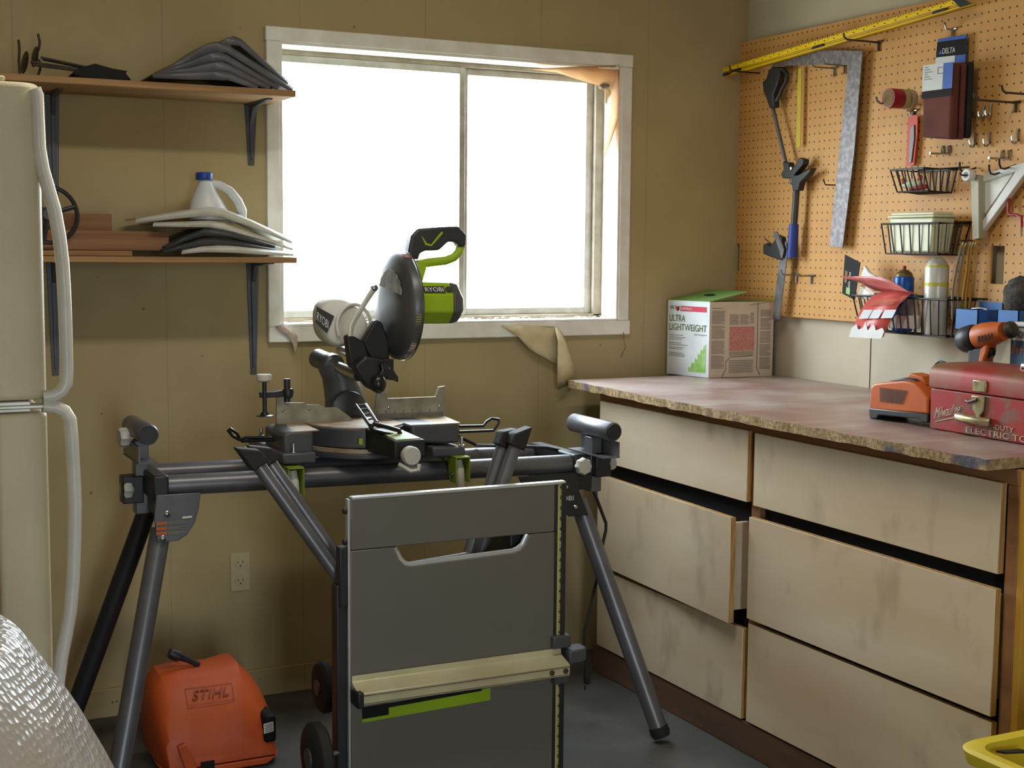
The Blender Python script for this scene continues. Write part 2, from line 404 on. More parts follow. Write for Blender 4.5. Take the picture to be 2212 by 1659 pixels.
def sash(x0, x1, y, l, r):
    q = MB().box((x0, y, fz0 + .012), (x0 + l, y + .014, fz1 - .014)).box((x1 - r, y, fz0 + .012), (x1, y + .014, fz1 - .014))
    q.box((x0 + l, y, fz0 + .012), (x1 - r, y + .014, fz0 + .034)).box((x0 + l, y, fz1 - .036), (x1 - r, y + .014, fz1 - .014))
    s = q.build('sash', 'alu', w, bevel=.0015)
    MB().box((x0 + l, y + .005, fz0 + .03), (x1 - r, y + .008, fz1 - .03)).build('pane', 'glass', s, smooth=False)
sash(fx0 + .014, xm + .004, fy + .004, .012, .02)
sash(xm - .004, fx1 - .03, fy + .019, .024, .026)

# ---------------------------------------------------------------- workbench
cab = thing('drawer_cabinet', 'long plywood workbench cabinet with six plain drawers against the right wall', 'cabinet', (-.36, -1.1, 0))
FX = -.692
DX = -.711
b = MB()
b.box((FX, -.235, .11), (FX + .02, -.205, .885)).box((FX, -1.068, .11), (FX + .02, -1.03, .885)).box((FX, -1.964, .11), (FX + .02, -1.93, .885))
b.box((FX, -1.964, .885), (FX + .02, -.205, .92)).box((FX, -1.964, .09), (FX + .02, -.205, .11))
b.build('face_frame', 'frame_wood', cab, bevel=.002)
MB().box((FX + .02, -1.925, .09), (-.02, -.225, .918)).build('carcass', 'dark', cab, smooth=False)  # solid block coloured near black to paint the shade in the drawer gaps
MB().box((FX, -1.983, 0), (-.02, -1.9645, .9185)).build('side_panel', 'yellow_ply', cab, bevel=.001)
MB().box((-.706, -1.964, 0), (FX + .03, -.205, .088)).build('base_board', 'kick_wood', cab, bevel=.003)
def drawer(y0, y1, z0, z1, pull=0.0, skew=0.0):
    c = V((DX, y0, (z0 + z1) / 2)); R = Matrix.Rotation(skew, 3, 'Z')
    q = MB().box((DX - pull, y1, z0), (DX + .0175 - pull, y0, z1), R, c)
    d = q.build('drawer', ['ply', 'ply_edge'], cab, bevel=.0012, seg=1)
    for f in d.data.polygons:
        if abs(f.normal.x) < .6: f.material_index = 1
    if pull or skew:
        MB().box((DX + .0178 - pull, y1 + .02, z0 + .03), (DX + .4, y1 + .036, z1 - .02), R, c).build('drawer_side', 'ply', d)
    return d
L1 = [(-0.7110, -0.1979, 0.8910), (-0.7110, -1.0385, 0.8887), (-0.7110, -1.0486, 0.6967), (-0.7110, -0.2217, 0.6880)]
drawer(-.237, -1.033, L1[2][2], L1[0][2])
drawer(-.237, -1.015, L1[2][2] - .335, L1[2][2] - .043, .004, -.042)
drawer(-.237, -1.031, .094, L1[2][2] - .35)
R1 = [(-0.7110, -1.0613, 0.8890), (-0.7110, -1.9357, 0.8906), (-0.7110, -1.9303, 0.6889), (-0.7110, -1.0696, 0.6928)]
R2 = [(-0.7110, -1.0605, 0.6623), (-0.7110, -1.9487, 0.6601), (-0.7110, -1.9409, 0.3809), (-0.7110, -1.0512, 0.3846)]
drawer(-1.062, -1.93, R1[2][2] + .004, R1[0][2])
drawer(-1.054, -1.932, (R2[2][2] + R2[3][2]) / 2, (R2[0][2] + R2[1][2]) / 2, .006)
drawer(-1.054, -1.93, .096, (R2[2][2] + R2[3][2]) / 2 - .014)
# continuous chipboard worktop with a chewed front edge
top = MB()
n = 60
rows = [[], [], [], []]
random.seed(3)
for i in range(n + 1):
    t = i / n; y = -.1 - t * 1.85
    xf = -.752 - .03 * math.sin(min(1, t * 1.3) * PI * .62) + random.uniform(-.003, .003)
    if t > .97: xf = -.778
    zt, zb = .948, .9212 + random.uniform(0, .003)
    rows[0].append((-.002, y, zb)); rows[1].append((-.002, y, zt)); rows[2].append((xf, y, zt - random.uniform(0, .003))); rows[3].append((xf + random.uniform(0, .005), y, zb))
for k in range(n):
    for a in range(4):
        A, B = rows[a], rows[(a + 1) % 4]
        top.face((A[k], A[k + 1], B[k + 1], B[k]))
top.face([r[0] for r in rows]); top.face([r[n] for r in rows][::-1])
bmesh.ops.remove_doubles(top.bm, verts=top.bm.verts, dist=1e-6)
tp = top.build('countertop', ['top_red', 'chip_edge'], None, smooth=False)
for f in tp.data.polygons:
    if abs(f.normal.z) < .8: f.material_index = 1
tag(tp, 'dusty reddish brown chipboard worktop with chewed front edge on the drawer cabinet', 'countertop')

# ---------------------------------------------------------------- wall shelves on steel brackets
def wall_bracket(x, zt, drop, out, par):
    q = MB().prism([(x - .019, 0, zt), (x + .019, 0, zt), (x + .009, 0, zt - drop), (x - .009, 0, zt - drop)], (0, -.004, 0))
    q.prism([(x - .006, -.004, zt - .004), (x + .006, -.004, zt - .004), (x + .003, -.004, zt - drop + .02), (x - .003, -.004, zt - drop + .02)], (0, -.007, 0))
    q.prism([(x - .018, 0, zt), (x + .018, 0, zt), (x + .008, -out, zt), (x - .008, -out, zt)], (0, 0, -.004))
    q.prism([(x - .006, -.004, zt - .004), (x - .006, -out + .02, zt - .004), (x - .006, -.05, zt - .012), (x - .006, -.012, zt - .06)], (.012, 0, 0))
    o = q.build('bracket', 'bracket_grey', par, bevel=.001)
    MB().ball((x, -.005, zt - drop + .014), .0035, 8, 6).ball((x, -.006, zt - .05), .0035, 8, 6).build('screw', 'steel', o)
su = thing('wall_shelf', 'upper plank shelf beside the window holding nested grey covers', 'shelf', (-2.25, 0, 1.789))
MB().box((-2.95, -.27, 1.789), (-1.722, -.004, 1.807)).build('plank', 'shelf_wood', su, bevel=.002)
wall_bracket(-1.776, 1.789, .178, .2, su); wall_bracket(-2.337, 1.789, .36, .16, su)
sl = thing('wall_shelf', 'lower plank shelf beside the window with a white jug and lumber', 'shelf', (-2.25, 0, 1.326))
MB().box((-2.95, -.27, 1.327), (-1.722, -.004, 1.343)).build('plank', 'shelf_wood', sl, bevel=.002)
wall_bracket(-1.775, 1.327, .335, .2, sl); wall_bracket(-2.345, 1.327, .32, .2, sl)
S1, S2 = 1.8075, 1.3435
def tray(poly, back, lip, m, label, group):
    a = [V(p) for p in poly]
    q = MB().sheet([[p - V((0, 0, lip * (.35 + .65 * math.sin(PI * min(1, max(0, i / (len(a) - 1))))))) for i, p in enumerate(a)],
                    a, [V((p.x + .006, p.y + .012, p.z + .006)) for p in a],
                    [V((p.x * .97 + a[len(a) // 2].x * .03, back, p.z + .004)) for p in a]])
    q.sheet([[a[1] + V((0, -.0012, -.004)), a[1] + V((.004, -.0012, -.004))], [a[1] + V((0, -.0012, -.008)), a[1] + V((.004, -.0012, -.008))]])
    o = q.build('nested_cover', m, None, solid=.003, angle=60)
    return tag(o, label, 'tray', group)
gg = 'nested grey covers on the upper shelf'
tray([(-2.1152, -0.2620, 1.8245), (-2.0286, -0.2620, 1.8335), (-1.9530, -0.2620, 1.8419), (-1.9301, -0.2620, 1.8421), (-1.9097, -0.2620, 1.8384), (-1.8297, -0.2620, 1.8094)], -.03, .02, 'grey_tray', 'lowest grey cover of the nested stack on the upper shelf', gg)
tray([(-2.0996, -0.2470, 1.8331), (-2.0123, -0.2470, 1.8497), (-1.9463, -0.2470, 1.8687), (-1.9259, -0.2470, 1.8701), (-1.9080, -0.2470, 1.8638), (-1.7912, -0.2470, 1.8118)], -.03, .022, 'grey_tray', 'chipped grey cover directly above the lowest in the upper shelf stack', gg)
tray([(-2.0901, -0.2320, 1.8378), (-2.0212, -0.2320, 1.8631), (-1.9550, -0.2320, 1.8935), (-1.9345, -0.2320, 1.8974), (-1.9114, -0.2320, 1.8927), (-1.7627, -0.2320, 1.8149)], -.03, .021, 'grey_tray', 'middle grey cover of the nested stack on the upper shelf', gg)
tray([(-2.0906, -0.2170, 1.8394), (-2.0174, -0.2170, 1.8787), (-1.9611, -0.2170, 1.9185), (-1.9354, -0.2170, 1.9266), (-1.9045, -0.2170, 1.9225), (-1.7151, -0.2170, 1.8140)], -.03, .026, 'grey_tray', 'second from top grey cover with screw holes on the upper shelf', gg)
tray([(-1.9627, -0.2020, 1.9065), (-1.9239, -0.2020, 1.9218), (-1.9004, -0.2020, 1.9410), (-1.8821, -0.2020, 1.9474), (-1.8613, -0.2020, 1.9413), (-1.7239, -0.2020, 1.8330)], -.03, .02, 'grey_tray', 'topmost grey cover peaking above the upper shelf stack', gg)
# rods in a black sleeve
rb = thing('rod_bundle', 'thin metal rods with curved end prongs in a black sleeve on the upper shelf', 'rods', (-2.35, -.15, S1))
for a in ([(-2.4120, -0.1600, 1.8518), (-2.2716, -0.1600, 1.8391)], [(-2.3847, -0.1500, 1.8668), (-2.2637, -0.1500, 1.8480)], [(-2.4066, -0.1700, 1.8438), (-2.2793, -0.1700, 1.8351)], [(-2.3787, -0.1400, 1.8635), (-2.2500, -0.1400, 1.8451)]):
    MB().tube(a, .0035, 8).build('rod', 'dark_steel', rb)
MB().tube([(-2.4414, -0.1650, 1.9065), (-2.4397, -0.1650, 1.8840), (-2.4417, -0.1650, 1.8505), (-2.4403, -0.1650, 1.8123)], .0035, 8).build('prong', 'dark_steel', rb)
MB().tube([(-2.3903, -0.1500, 1.9277), (-2.3861, -0.1500, 1.9076), (-2.3889, -0.1500, 1.8882), (-2.4010, -0.1500, 1.8681), (-2.3873, -0.1500, 1.8570), (-2.3865, -0.1500, 1.8377), (-2.3929, -0.1500, 1.8180)], .0035, 8).build('prong', 'dark_steel', rb)
MB().lathe((-2.4306, -0.1600, 1.8506), (1, .2, -.15), [(0, .012), (.004, .03), (.008, .006)], 20).build('disc', 'dark_steel', rb)
MB().lathe((-2.4021, -0.1400, 1.8692), (1, .2, -.15), [(0, .012), (.004, .028), (.008, .006)], 20).build('disc', 'dark_steel', rb)
q = MB(); q.prism([(-2.3129, -0.2000, 1.8225), (-2.2936, -0.2000, 1.8406), (-2.2528, -0.2000, 1.8541), (-2.2060, -0.2000, 1.8437), (-2.1684, -0.2000, 1.8400), (-2.1734, -0.2000, 1.8336), (-2.1590, -0.2000, 1.8173), (-2.2127, -0.2000, 1.8128), (-2.2846, -0.2000, 1.8158)], (0, .1, 0))
q.build('sleeve', 'black_cloth', rb, bevel=.008, seg=3)
# lower shelf: lumber, covers, jug, hand wheel
tag(MB().box((-2.55, -.2, S2), (-2.165, -.05, 1.358)).build('wood_strip', 'shelf_wood', None, bevel=.002), 'pale thin board lying under the dark lumber on the lower shelf', 'board')
tag(MB().box((-2.6, -.13, 1.3585), (-2.205, -.092, 1.458)).build('lumber_block', 'lumber', None, bevel=.002), 'taller reddish lumber offcut standing at the back of the lower shelf', 'lumber')
tag(MB().box((-2.42, -.185, 1.3585), (-2.062, -.135, 1.412)).build('lumber_block', 'lumber', None, bevel=.002), 'shorter reddish lumber offcut on the lower shelf in front of the taller one', 'lumber')
gl = 'covers stacked under the white jug'
tray([(-2.0457, -0.2620, 1.3540), (-1.9898, -0.2620, 1.3645), (-1.9462, -0.2620, 1.3673), (-1.9074, -0.2620, 1.3663), (-1.8289, -0.2620, 1.3592), (-1.7299, -0.2620, 1.3507)], -.03, .012, 'white_tray', 'bottom white cover under the dark ones on the lower shelf', gl)
tray([(-2.0922, -0.2460, 1.3549), (-2.0367, -0.2460, 1.3729), (-1.9933, -0.2460, 1.3859), (-1.9573, -0.2460, 1.3888), (-1.9030, -0.2460, 1.3842), (-1.7708, -0.2460, 1.3621)], -.03, .014, 'dark_tray', 'lower dark grey cover in the stack on the lower shelf', gl)
tray([(-2.0860, -0.2350, 1.3636), (-2.0287, -0.2350, 1.3944), (-1.9774, -0.2350, 1.4140), (-1.9387, -0.2350, 1.4132), (-1.8998, -0.2350, 1.4060), (-1.7754, -0.2350, 1.3737)], -.03, .014, 'dark_tray', 'upper dark grey cover in the stack on the lower shelf', gl)
tray([(-2.1134, -0.2220, 1.4286), (-2.0251, -0.2220, 1.4324), (-1.9610, -0.2220, 1.4360), (-1.9196, -0.2220, 1.4302), (-1.8435, -0.2220, 1.4042), (-1.7200, -0.2220, 1.3663)], -.03, .012, 'white_tray', 'second white cover just above the dark ones on the lower shelf', gl)
tray([(-2.1579, -0.2100, 1.4393), (-2.0474, -0.2100, 1.4601), (-1.9549, -0.2100, 1.4745), (-1.9211, -0.2100, 1.4714), (-1.8398, -0.2100, 1.4406), (-1.7188, -0.2100, 1.3873)], -.03, .018, 'white_tray', 'topmost white cover carrying the white jug', gl)
jug = thing('bleach_jug', 'white plastic jug with blue screw cap on the topmost white cover', 'jug', (-1.93, -.14, 1.424))
J = MB(); R = []
for px in ([(-1.9940, -0.1400, 1.4520), (-1.8740, -0.1400, 1.4410)], [(-1.9950, -0.1400, 1.4714), (-1.8817, -0.1400, 1.4644)], [(-1.9894, -0.1400, 1.5012), (-1.9000, -0.1400, 1.4967)], [(-1.9786, -0.1400, 1.5259), (-1.9156, -0.1400, 1.5249)], [(-1.9679, -0.1400, 1.5468), (-1.9258, -0.1400, 1.5480)], [(-1.9651, -0.1400, 1.5572), (-1.9323, -0.1400, 1.5582)]):
    a, c = V(px[0]), V(px[1]); m = (a + c) / 2; hw = (c - a).length / 2
    R.append([m + V((hw * math.cos(k * PI / 12), min(hw, .052) * math.sin(k * PI / 12), 0)) for k in range(24)])
J.rings(R).build('body', 'white_plastic', jug, angle=60)
MB().tube([(-1.9364, -0.1400, 1.5490), (-1.9074, -0.1400, 1.5459), (-1.8770, -0.1400, 1.5298), (-1.8545, -0.1400, 1.5016), (-1.8414, -0.1400, 1.4730), (-1.8389, -0.1400, 1.4547), (-1.8739, -0.1400, 1.4488), (-1.9004, -0.1400, 1.4641)], [.011, .011, .012, .013, .013, .013, .012, .01], 12).build('handle', 'white_plastic', jug)
MB().lathe((-1.9507, -0.1400, 1.5577), (0, 0, 1), [(0, .0225), (.002, .0235), (.019, .0235), (.021, .021)], 28).build('cap', 'blue_cap', jug)
hw = thing('hand_wheel', 'black ringed hand wheel half hidden behind the refrigerator handle', 'wheel', (-2.36, -.19, 1.40))
c0 = V((-2.3811, -0.1900, 1.4531)); rr = .075
MB().tube([c0 + V((math.cos(t * PI / 14) * rr, .02 * math.sin(t * PI / 14), math.sin(t * PI / 14) * rr)) for t in range(28)], .006, 8, closed=True).build('rim', 'black_plastic', hw)
for t in (.3, 2.4, 4.5): MB().tube([c0, c0 + V((math.cos(t) * rr, .02 * math.sin(t), math.sin(t) * rr))], .006, 8).build('spoke', 'black_plastic', hw)
MB().lathe(c0 + V((0, .015, 0)), (0, -1, 0), [(0, .02), (.02, .02), (.026, .014)], 18).build('hub', 'grey_plastic', hw)

# ---------------------------------------------------------------- folding mitre saw stand
st = thing('saw_stand', 'grey tubular mitre saw stand with splayed legs and roller supports', 'stand', (-1.6, -.55, 0))
NL, NR, FL, FR = V((-2.19, -.60, .775)), V((-1.035, -.675, .772)), V((-2.165, -.40, .775)), V((-1.075, -.465, .772))
MB().tube([NL, NR], .0265, 20).build('rail', 'stand_grey', st); MB().tube([FL, FR], .0265, 20).build('rail', 'stand_grey', st)
def end_block(A, B, s):
    q = MB(); d = (A - B).normalized() * s
    c = (A + B) / 2; x = c.x
    q.box((x - .02, A.y - .032, A.z - .034), (x + .02, B.y + .032, A.z + .03))
    return q.build('end_cap', 'stand_dark', st, bevel=.006)
end_block(NL + V((-.012, 0, 0)), FL + V((-.012, 0, 0)), 1); end_block(NR + V((.012, 0, 0)), FR + V((.012, 0, 0)), 1)
def hub(pts, vec, m='stand_grey'): return MB().prism(pts, vec).build('leg_bracket', m, st, bevel=.002)
hL = hub([(-2.2033, -0.6390, 0.7585), (-2.0929, -0.6390, 0.7576), (-2.0981, -0.6390, 0.7180), (-2.1091, -0.6390, 0.6812), (-2.1281, -0.6390, 0.6533), (-2.1514, -0.6390, 0.6400), (-2.2030, -0.6390, 0.6387), (-2.2099, -0.6390, 0.7010)], (0, .006, 0))
hR = hub([(-1.2390, -0.7120, 0.7522), (-1.0540, -0.7120, 0.7530), (-1.0473, -0.7120, 0.7002), (-1.0164, -0.7120, 0.6282), (-1.0787, -0.7120, 0.6292), (-1.1157, -0.7120, 0.6530), (-1.1525, -0.7120, 0.6947), (-1.2245, -0.7120, 0.7230)], (0, .006, 0), 'stand_dark')
MB().box((-2.2, -.626, .70), (-2.13, -.38, .752)).build('cross_channel', 'stand_dark', st, bevel=.003)
MB().box((-1.07, -.70, .70), (-1.0, -.44, .748)).build('cross_channel', 'stand_dark', st, bevel=.003)
for c in [(-2.1781, -0.6400, 0.7103), (-2.1893, -0.6400, 0.6494)]: MB().lathe(c, (0, -1, 0), [(0, .008), (.004, .008), (.007, .004)], 14).build('bolt', 'chrome', hL)
for c in [(-1.0922, -0.7130, 0.7153), (-1.0620, -0.7130, 0.6556)]: MB().lathe(c, (0, -1, 0), [(0, .007), (.004, .007), (.007, .004)], 14).build('bolt', 'chrome', hR)
QL = [(-2.2063, -0.6400, 0.6567), (-2.1213, -0.6400, 0.6541), (-2.1161, -0.6400, 0.6984), (-2.2045, -0.6400, 0.6961)]
for k, v in enumerate((.68, .36, .06)):
    q = MB(); qpatch(QL, .0, v, .3, v + .2, .001, q); q.build('warning_stripe', 'print_orange', hL, smooth=False)
    q = MB()
    for j in range(3): qpatch(QL, .34, v + j * .07, .9 - .1 * ((j + k) % 3), v + .035 + j * .07, .001, q)
    q.build('fine_print', 'print_grey', hL, smooth=False)
q = MB(); qpatch(QL, .72, .95, .99, 1.06, .0014, q); q.build('sticker', 'print_white', hL, smooth=False)
text('RYOBI', (-1.1294, -0.7125, 0.6749), (1, 0, 0), (0, 0, 1), .0135, 'print_white', hR, width=.062, lift=.001)
def leg(a, b, m='stand_grey'):
    a, b = V(a), V(b); d = (b - a).normalized()
    o = MB().tube([a, b - d * .02], .0255, 18).build('leg', m, st)
    MB().lathe(b - d * .035, d, [(0, .0275), (.02, .028), (.03, .024)], 18).build('rubber_foot', 'rubber', o)
leg((-2.185, -.598, .665), (-2.355, -.785, .012)); leg((-2.175, -.42, .70), (-2.405, -.30, .012), 'stand_dark')
leg((-1.03, -.672, .665), (-.864, -.876, .012)); leg((-1.05, -.46, .70), (-.985, -.30, .012), 'stand_dark')
def roller(x, y0, y1, z, knob_side, name='roller_support'):
    post = MB().box((x - .018, (y0 + y1) / 2 - .02, .69), (x + .018, (y0 + y1) / 2 + .02, z - .025)).build(name, 'stand_grey', st, bevel=.003)
    q = MB().box((x - .026, y0 + .01, z - .075), (x + .026, y1 - .01, z - .072)).box((x + .02 * knob_side, y0 + .008, z - .072), (x + .024 * knob_side, y1 - .008, z - .03))
    q.build('stop_plate', 'stand_grey', post)
    r = MB().lathe((x, y0, z), (0, 1, 0), [(0, .024), (.004, .0265), (y1 - y0 - .004, .0265), (y1 - y0, .024)], 26).build('roller', 'stand_grey', post)
    MB().lathe((x, y0 - .003, z), (0, 1, 0), [(0, .0225), (.0035, .0235)], 22).build('roller_cap', 'black_plastic', r)
    return post
pl = roller(-2.212, -.60, -.39, .905, -1)
pr = roller(-.985, -.79, -.56, .872, 1)
def knob(c, d, r, par):
    q = MB(); d = V(d); u, w_ = frame(d); ring = []
    for t, s in ((0, .8), (.006, 1), (.02, 1), (.025, .85)):
        ring.append([V(c) + d.normalized() * t + (u * math.cos(k * PI / 16) + w_ * math.sin(k * PI / 16)) * r * s * (1 + .07 * math.cos(k * PI / 16 * 8)) for k in range(32)])
    return q.rings(ring).build('clamp_knob', 'knob_grey', par)
knob((-2.238, -.48, .885), (-1, -.1, 0), .024, pl); knob((-2.236, -.5, .755), (-1, -.1, 0), .025, st)
knob((-1.0456, -0.7150, 0.7712), (0, -1, 0), .023, st); knob((-.955, -.70, .772), (1, -.2, 0), .02, st)
MB().box((-2.262, -.52, .72), (-2.21, -.47, .79)).build('end_clamp', 'stand_dark', st, bevel=.003)
MB().box((-1.0, -.72, .735), (-.95, -.62, .80)).build('end_clamp', 'stand_dark', st, bevel=.004)
def mount(x):
    q = MB().box((x - .021, -.745, .8185), (x + .021, -.33, .8225))
    for s in (-1, 1):
        q.prism([(x + s * .021, -.745, .822), (x + s * .021, -.33, .822), (x + s * .021, -.36, .803), (x + s * .021, -.69, .803), (x + s * .021, -.705, .752), (x + s * .021, -.745, .752)], (-s * .0028, 0, 0))
    o = q.build('mount_bracket', 'lime_dark', st, bevel=.0008)
    MB().tube([(x, -.715, .81), (x + .001, -.722, .785), (x + .003, -.722, .75), (x + .007, -.712, .71), (x + .012, -.70, .682)], [.010, .0125, .0125, .012, .006], 12, flat=.75).build('release_lever', 'lever_white', o)
    for yy, zz in ((-.68, .811), (-.60, .811), (-.725, .775)):
        MB().lathe((x - .021, yy, zz), (-1, 0, 0), [(0, .006), (.003, .006), (.006, .003)], 12).build('bolt', 'chrome', o)
mount(-1.878); mount(-1.42)

# ---------------------------------------------------------------- sliding mitre saw
ms = thing('mitre_saw', 'lime green and grey sliding mitre saw with raised blade guard on the tubular stand', 'mitre saw', (-1.62, -.5, .807))
for pts in ([(-1.8942, -0.6900, 0.9010), (-1.8748, -0.6900, 0.9071), (-1.8137, -0.6900, 0.9051), (-1.8140, -0.6900, 0.8467), (-1.8922, -0.6900, 0.8465)], [(-1.5463, -0.6900, 0.9075), (-1.4072, -0.6900, 0.9056), (-1.4042, -0.6900, 0.8528), (-1.4503, -0.6900, 0.8504), (-1.5436, -0.6900, 0.8605)]):
    o = MB().prism(pts, (0, .17, 0)).build('base_casting', 'grey_plastic', ms, bevel=.008, seg=3)
MB().box((-1.80, -.52, .828), (-1.47, -.40, .895)).build('base_casting', 'grey_plastic', ms, bevel=.006)
MB().prism([(-1.9046, -0.7150, 0.8554), (-1.8148, -0.7150, 0.8537), (-1.8150, -0.7150, 0.8240), (-1.9024, -0.7150, 0.8271)], (0, .32, 0)).build('base_foot', 'grey_plastic', ms, bevel=.006)
MB().prism([(-1.4958, -0.7150, 0.8500), (-1.3991, -0.7150, 0.8433), (-1.3976, -0.7150, 0.8182), (-1.4931, -0.7150, 0.8190)], (0, .32, 0)).build('base_foot', 'grey_plastic', ms, bevel=.006)
for c in ((-1.8710, -0.7000, 0.8514), (-1.4046, -0.7000, 0.8429), (-1.9115, -0.5500, 0.8760)):
    MB().lathe(c, (0, 0, 1), [(0, .009), (.006, .009), (.007, .0045), (.026, .0045)], 10).build('mount_bolt', 'chrome', ms)
TZ = .9035
MB().prism([(-1.872, -.688, TZ), (-1.798, -.688, TZ), (-1.798, -.66, TZ), (-1.79, -.518, TZ), (-1.835, -.518, TZ), (-1.872, -.66, TZ)], (0, 0, .003)).build('side_table', 'dusty_top', ms, bevel=.001)
MB().prism([(-1.492, -.688, TZ), (-1.402, -.688, TZ), (-1.38, -.518, TZ), (-1.492, -.518, TZ)], (0, 0, .003)).build('side_table', 'dusty_top', ms, bevel=.001)
tc_ = V((-1.645, -.47, 0)); half = [tc_ + V((.150 * math.cos(a), .225 * math.sin(a), 0)) for a in [PI + k * PI / 22 for k in range(23)]]
ttb = MB().prism([p + V((0, 0, .852)) for p in half], (0, 0, .0495)).build('turntable', 'grey_plastic', ms, bevel=.003)
MB().prism([p + V((0, 0, .9018)) for p in [tc_ + (h - tc_) * .985 for h in half]], (0, 0, .004)).build('turntable_top', 'dusty_top', ttb)
ring = [tc_ + (h - tc_) * 1.06 for h in half]
MB().prism([p + V((0, 0, .840)) for p in ring] + [p + V((0, 0, .840)) for p in [tc_ + (h - tc_) * .8 for h in half]][::-1], (0, 0, .010)).build('bevel_scale', 'dusty_top', ms)
MB().prism([p + V((0, 0, .824)) for p in ring], (0, 0, .0155)).build('base_skirt', 'grey_plastic', ms, bevel=.003)
c = V((-1.6910, -0.7000, 0.8747)); MB().box((c.x - .005, c.y - .002, c.z - .01), (c.x + .005, c.y + .002, c.z + .006)).build('pointer', 'lime', ttb)
# mitre arm with its lock knob and latch handle
d = V((.04, -1, 0)).normalized(); s_ = V((d.y, -d.x, 0)); a0 = tc_ + d * .10; a1 = tc_ + d * .415
q = MB()
q.rings([[a + s_ * (sg * wd) + V((0, 0, z)) for sg, z in ((-1, zl), (1, zl), (1, zh), (-1, zh))] for a, wd, zl, zh in ((a0, .038, .845, .903), (tc_ + d * .27, .038, .845, .904), (a1, .042, .852, .896))])
arm = q.build('mitre_arm', 'black_plastic', ms, bevel=.004)
q = MB(); q.rings([[a + s_ * (sg * .034) + V((0, 0, z)) for sg, z in ((-1, z0), (1, z0), (1, z0 + .002), (-1, z0 + .002))] for a, z0 in ((tc_ + d * .29, .9035), (a1 - d * .01, .8965))])
q.build('arm_plate', 'lime_dark', arm)
kb = V((-1.6405, -0.9150, 0.8627)); MB().tube([a1 + V((0, .02, .868)), along(a1 + V((0, .02, .868)), kb, .9)], .008, 10).build('lock_rod', 'steel', arm)
MB().lathe(kb + d * -.012, d, [(0, .021), (.006, .0235), (.024, .0235), (.028, .021)], 26).build('lock_knob', 'knob_grey', arm)
MB().tube([V(kb) + V((-.03, 0, -.02)), V(kb) + V((-.006, -.02, -.036)), V(kb) + V((.012, -.024, -.034)), V(kb) + V((.016, -.02, -.02))], .006, 8).build('release_lever', 'alu', arm)
lh = MB()
A0, A1, A2, A3 = V((-1.6685, -0.6000, 0.9561)), V((-1.6398, -0.6000, 0.9561)), V((-1.6879, -0.7600, 0.9215)), V((-1.6691, -0.7600, 0.9277))
lh.tube([A0, A2], .0048, 8).tube([A1, A3], .0048, 8)
for t in (.02, .25, .5, .75): lh.tube([along(A0, A2, t), along(A1, A3, t)], .003, 6)
lp = [(-1.7017, -0.8000, 0.9199), (-1.6917, -0.8000, 0.9299), (-1.6581, -0.8000, 0.9212), (-1.6242, -0.8000, 0.9100), (-1.6191, -0.8000, 0.9027), (-1.6330, -0.8000, 0.8963), (-1.6644, -0.8000, 0.9050), (-1.6942, -0.8000, 0.9136)]
lh.tube(lp, .0062, 8, closed=True)
lh.build('latch_handle', 'black_gloss', ms)
# fences
fl = MB().prism([(-1.8641, -0.5300, 0.9030), (-1.8621, -0.5300, 0.9901), (-1.8470, -0.5300, 0.9883), (-1.8371, -0.5300, 0.9621), (-1.7876, -0.5300, 0.9600), (-1.7799, -0.5300, 0.9547), (-1.7452, -0.5300, 0.9533), (-1.7271, -0.5300, 0.9438), (-1.6958, -0.5300, 0.9436), (-1.6512, -0.5300, 0.9089), (-1.6538, -0.5300, 0.9027)], (0, .008, 0)).build('fence', 'cast_alu', ms, bevel=.001)
fr_ = MB().prism([(-1.5898, -0.5300, 0.9060), (-1.5803, -0.5300, 0.9881), (-1.5574, -0.5300, 0.9860), (-1.5493, -0.5300, 0.9615), (-1.4076, -0.5300, 0.9609), (-1.3979, -0.5300, 0.9877), (-1.3783, -0.5300, 0.9896), (-1.3765, -0.5300, 0.9050)], (0, .008, 0)).build('fence', 'cast_alu', ms, bevel=.001)
q = MB(); FQ = [(-1.5873, -0.5305, 0.9085), (-1.3781, -0.5305, 0.9052), (-1.3782, -0.5305, 0.9299), (-1.5860, -0.5305, 0.9313)]
for k in range(46): qpatch(FQ, .02 + k * .0208, .0, .026 + k * .0208, .55 if k % 6 else .95, .0005, q)
q.build('ruler_marks', 'print_dark', fr_, smooth=False)
for c in [(-1.8464, -0.5310, 0.9429), (-1.7739, -0.5310, 0.9447), (-1.5470, -0.5310, 0.9373), (-1.3954, -0.5310, 0.9359)]: MB().lathe(c, (0, -1, 0), [(0, .004), (.002, .004), (.003, .002)], 10).build('screw', 'chrome', ms)
# hold-down clamp
cl = MB().tube([(-1.9014, -0.5500, 1.0227), (-1.9009, -0.5500, 0.9425)], .0058, 12).build('clamp', 'black_plastic', ms)
MB().lathe((-1.9027, -0.5500, 1.0215), (0, 0, 1), [(0, .012), (.004, .0195), (.016, .0205), (.02, .018)], 22).build('clamp_knob', 'knob_grey', cl)
MB().lathe((-1.9010, -0.5500, 0.9316), (0, 0, 1), [(0, .0235), (.002, .0235), (.004, .013), (.013, .006)], 20).build('clamp_foot', 'black_gloss', cl)
MB().prism([(-1.9128, -0.5500, 0.9940), (-1.8694, -0.5500, 0.9948), (-1.8506, -0.5500, 0.9977), (-1.8507, -0.5500, 0.9794), (-1.9117, -0.5500, 0.9794)], (0, .014, 0)).build('clamp_arm', 'black_plastic', cl, bevel=.002)
MB().tube([(-1.8341, -0.5300, 1.0259), (-1.8346, -0.5300, 0.9645)], .0088, 12).build('clamp_post', 'black_plastic', cl)
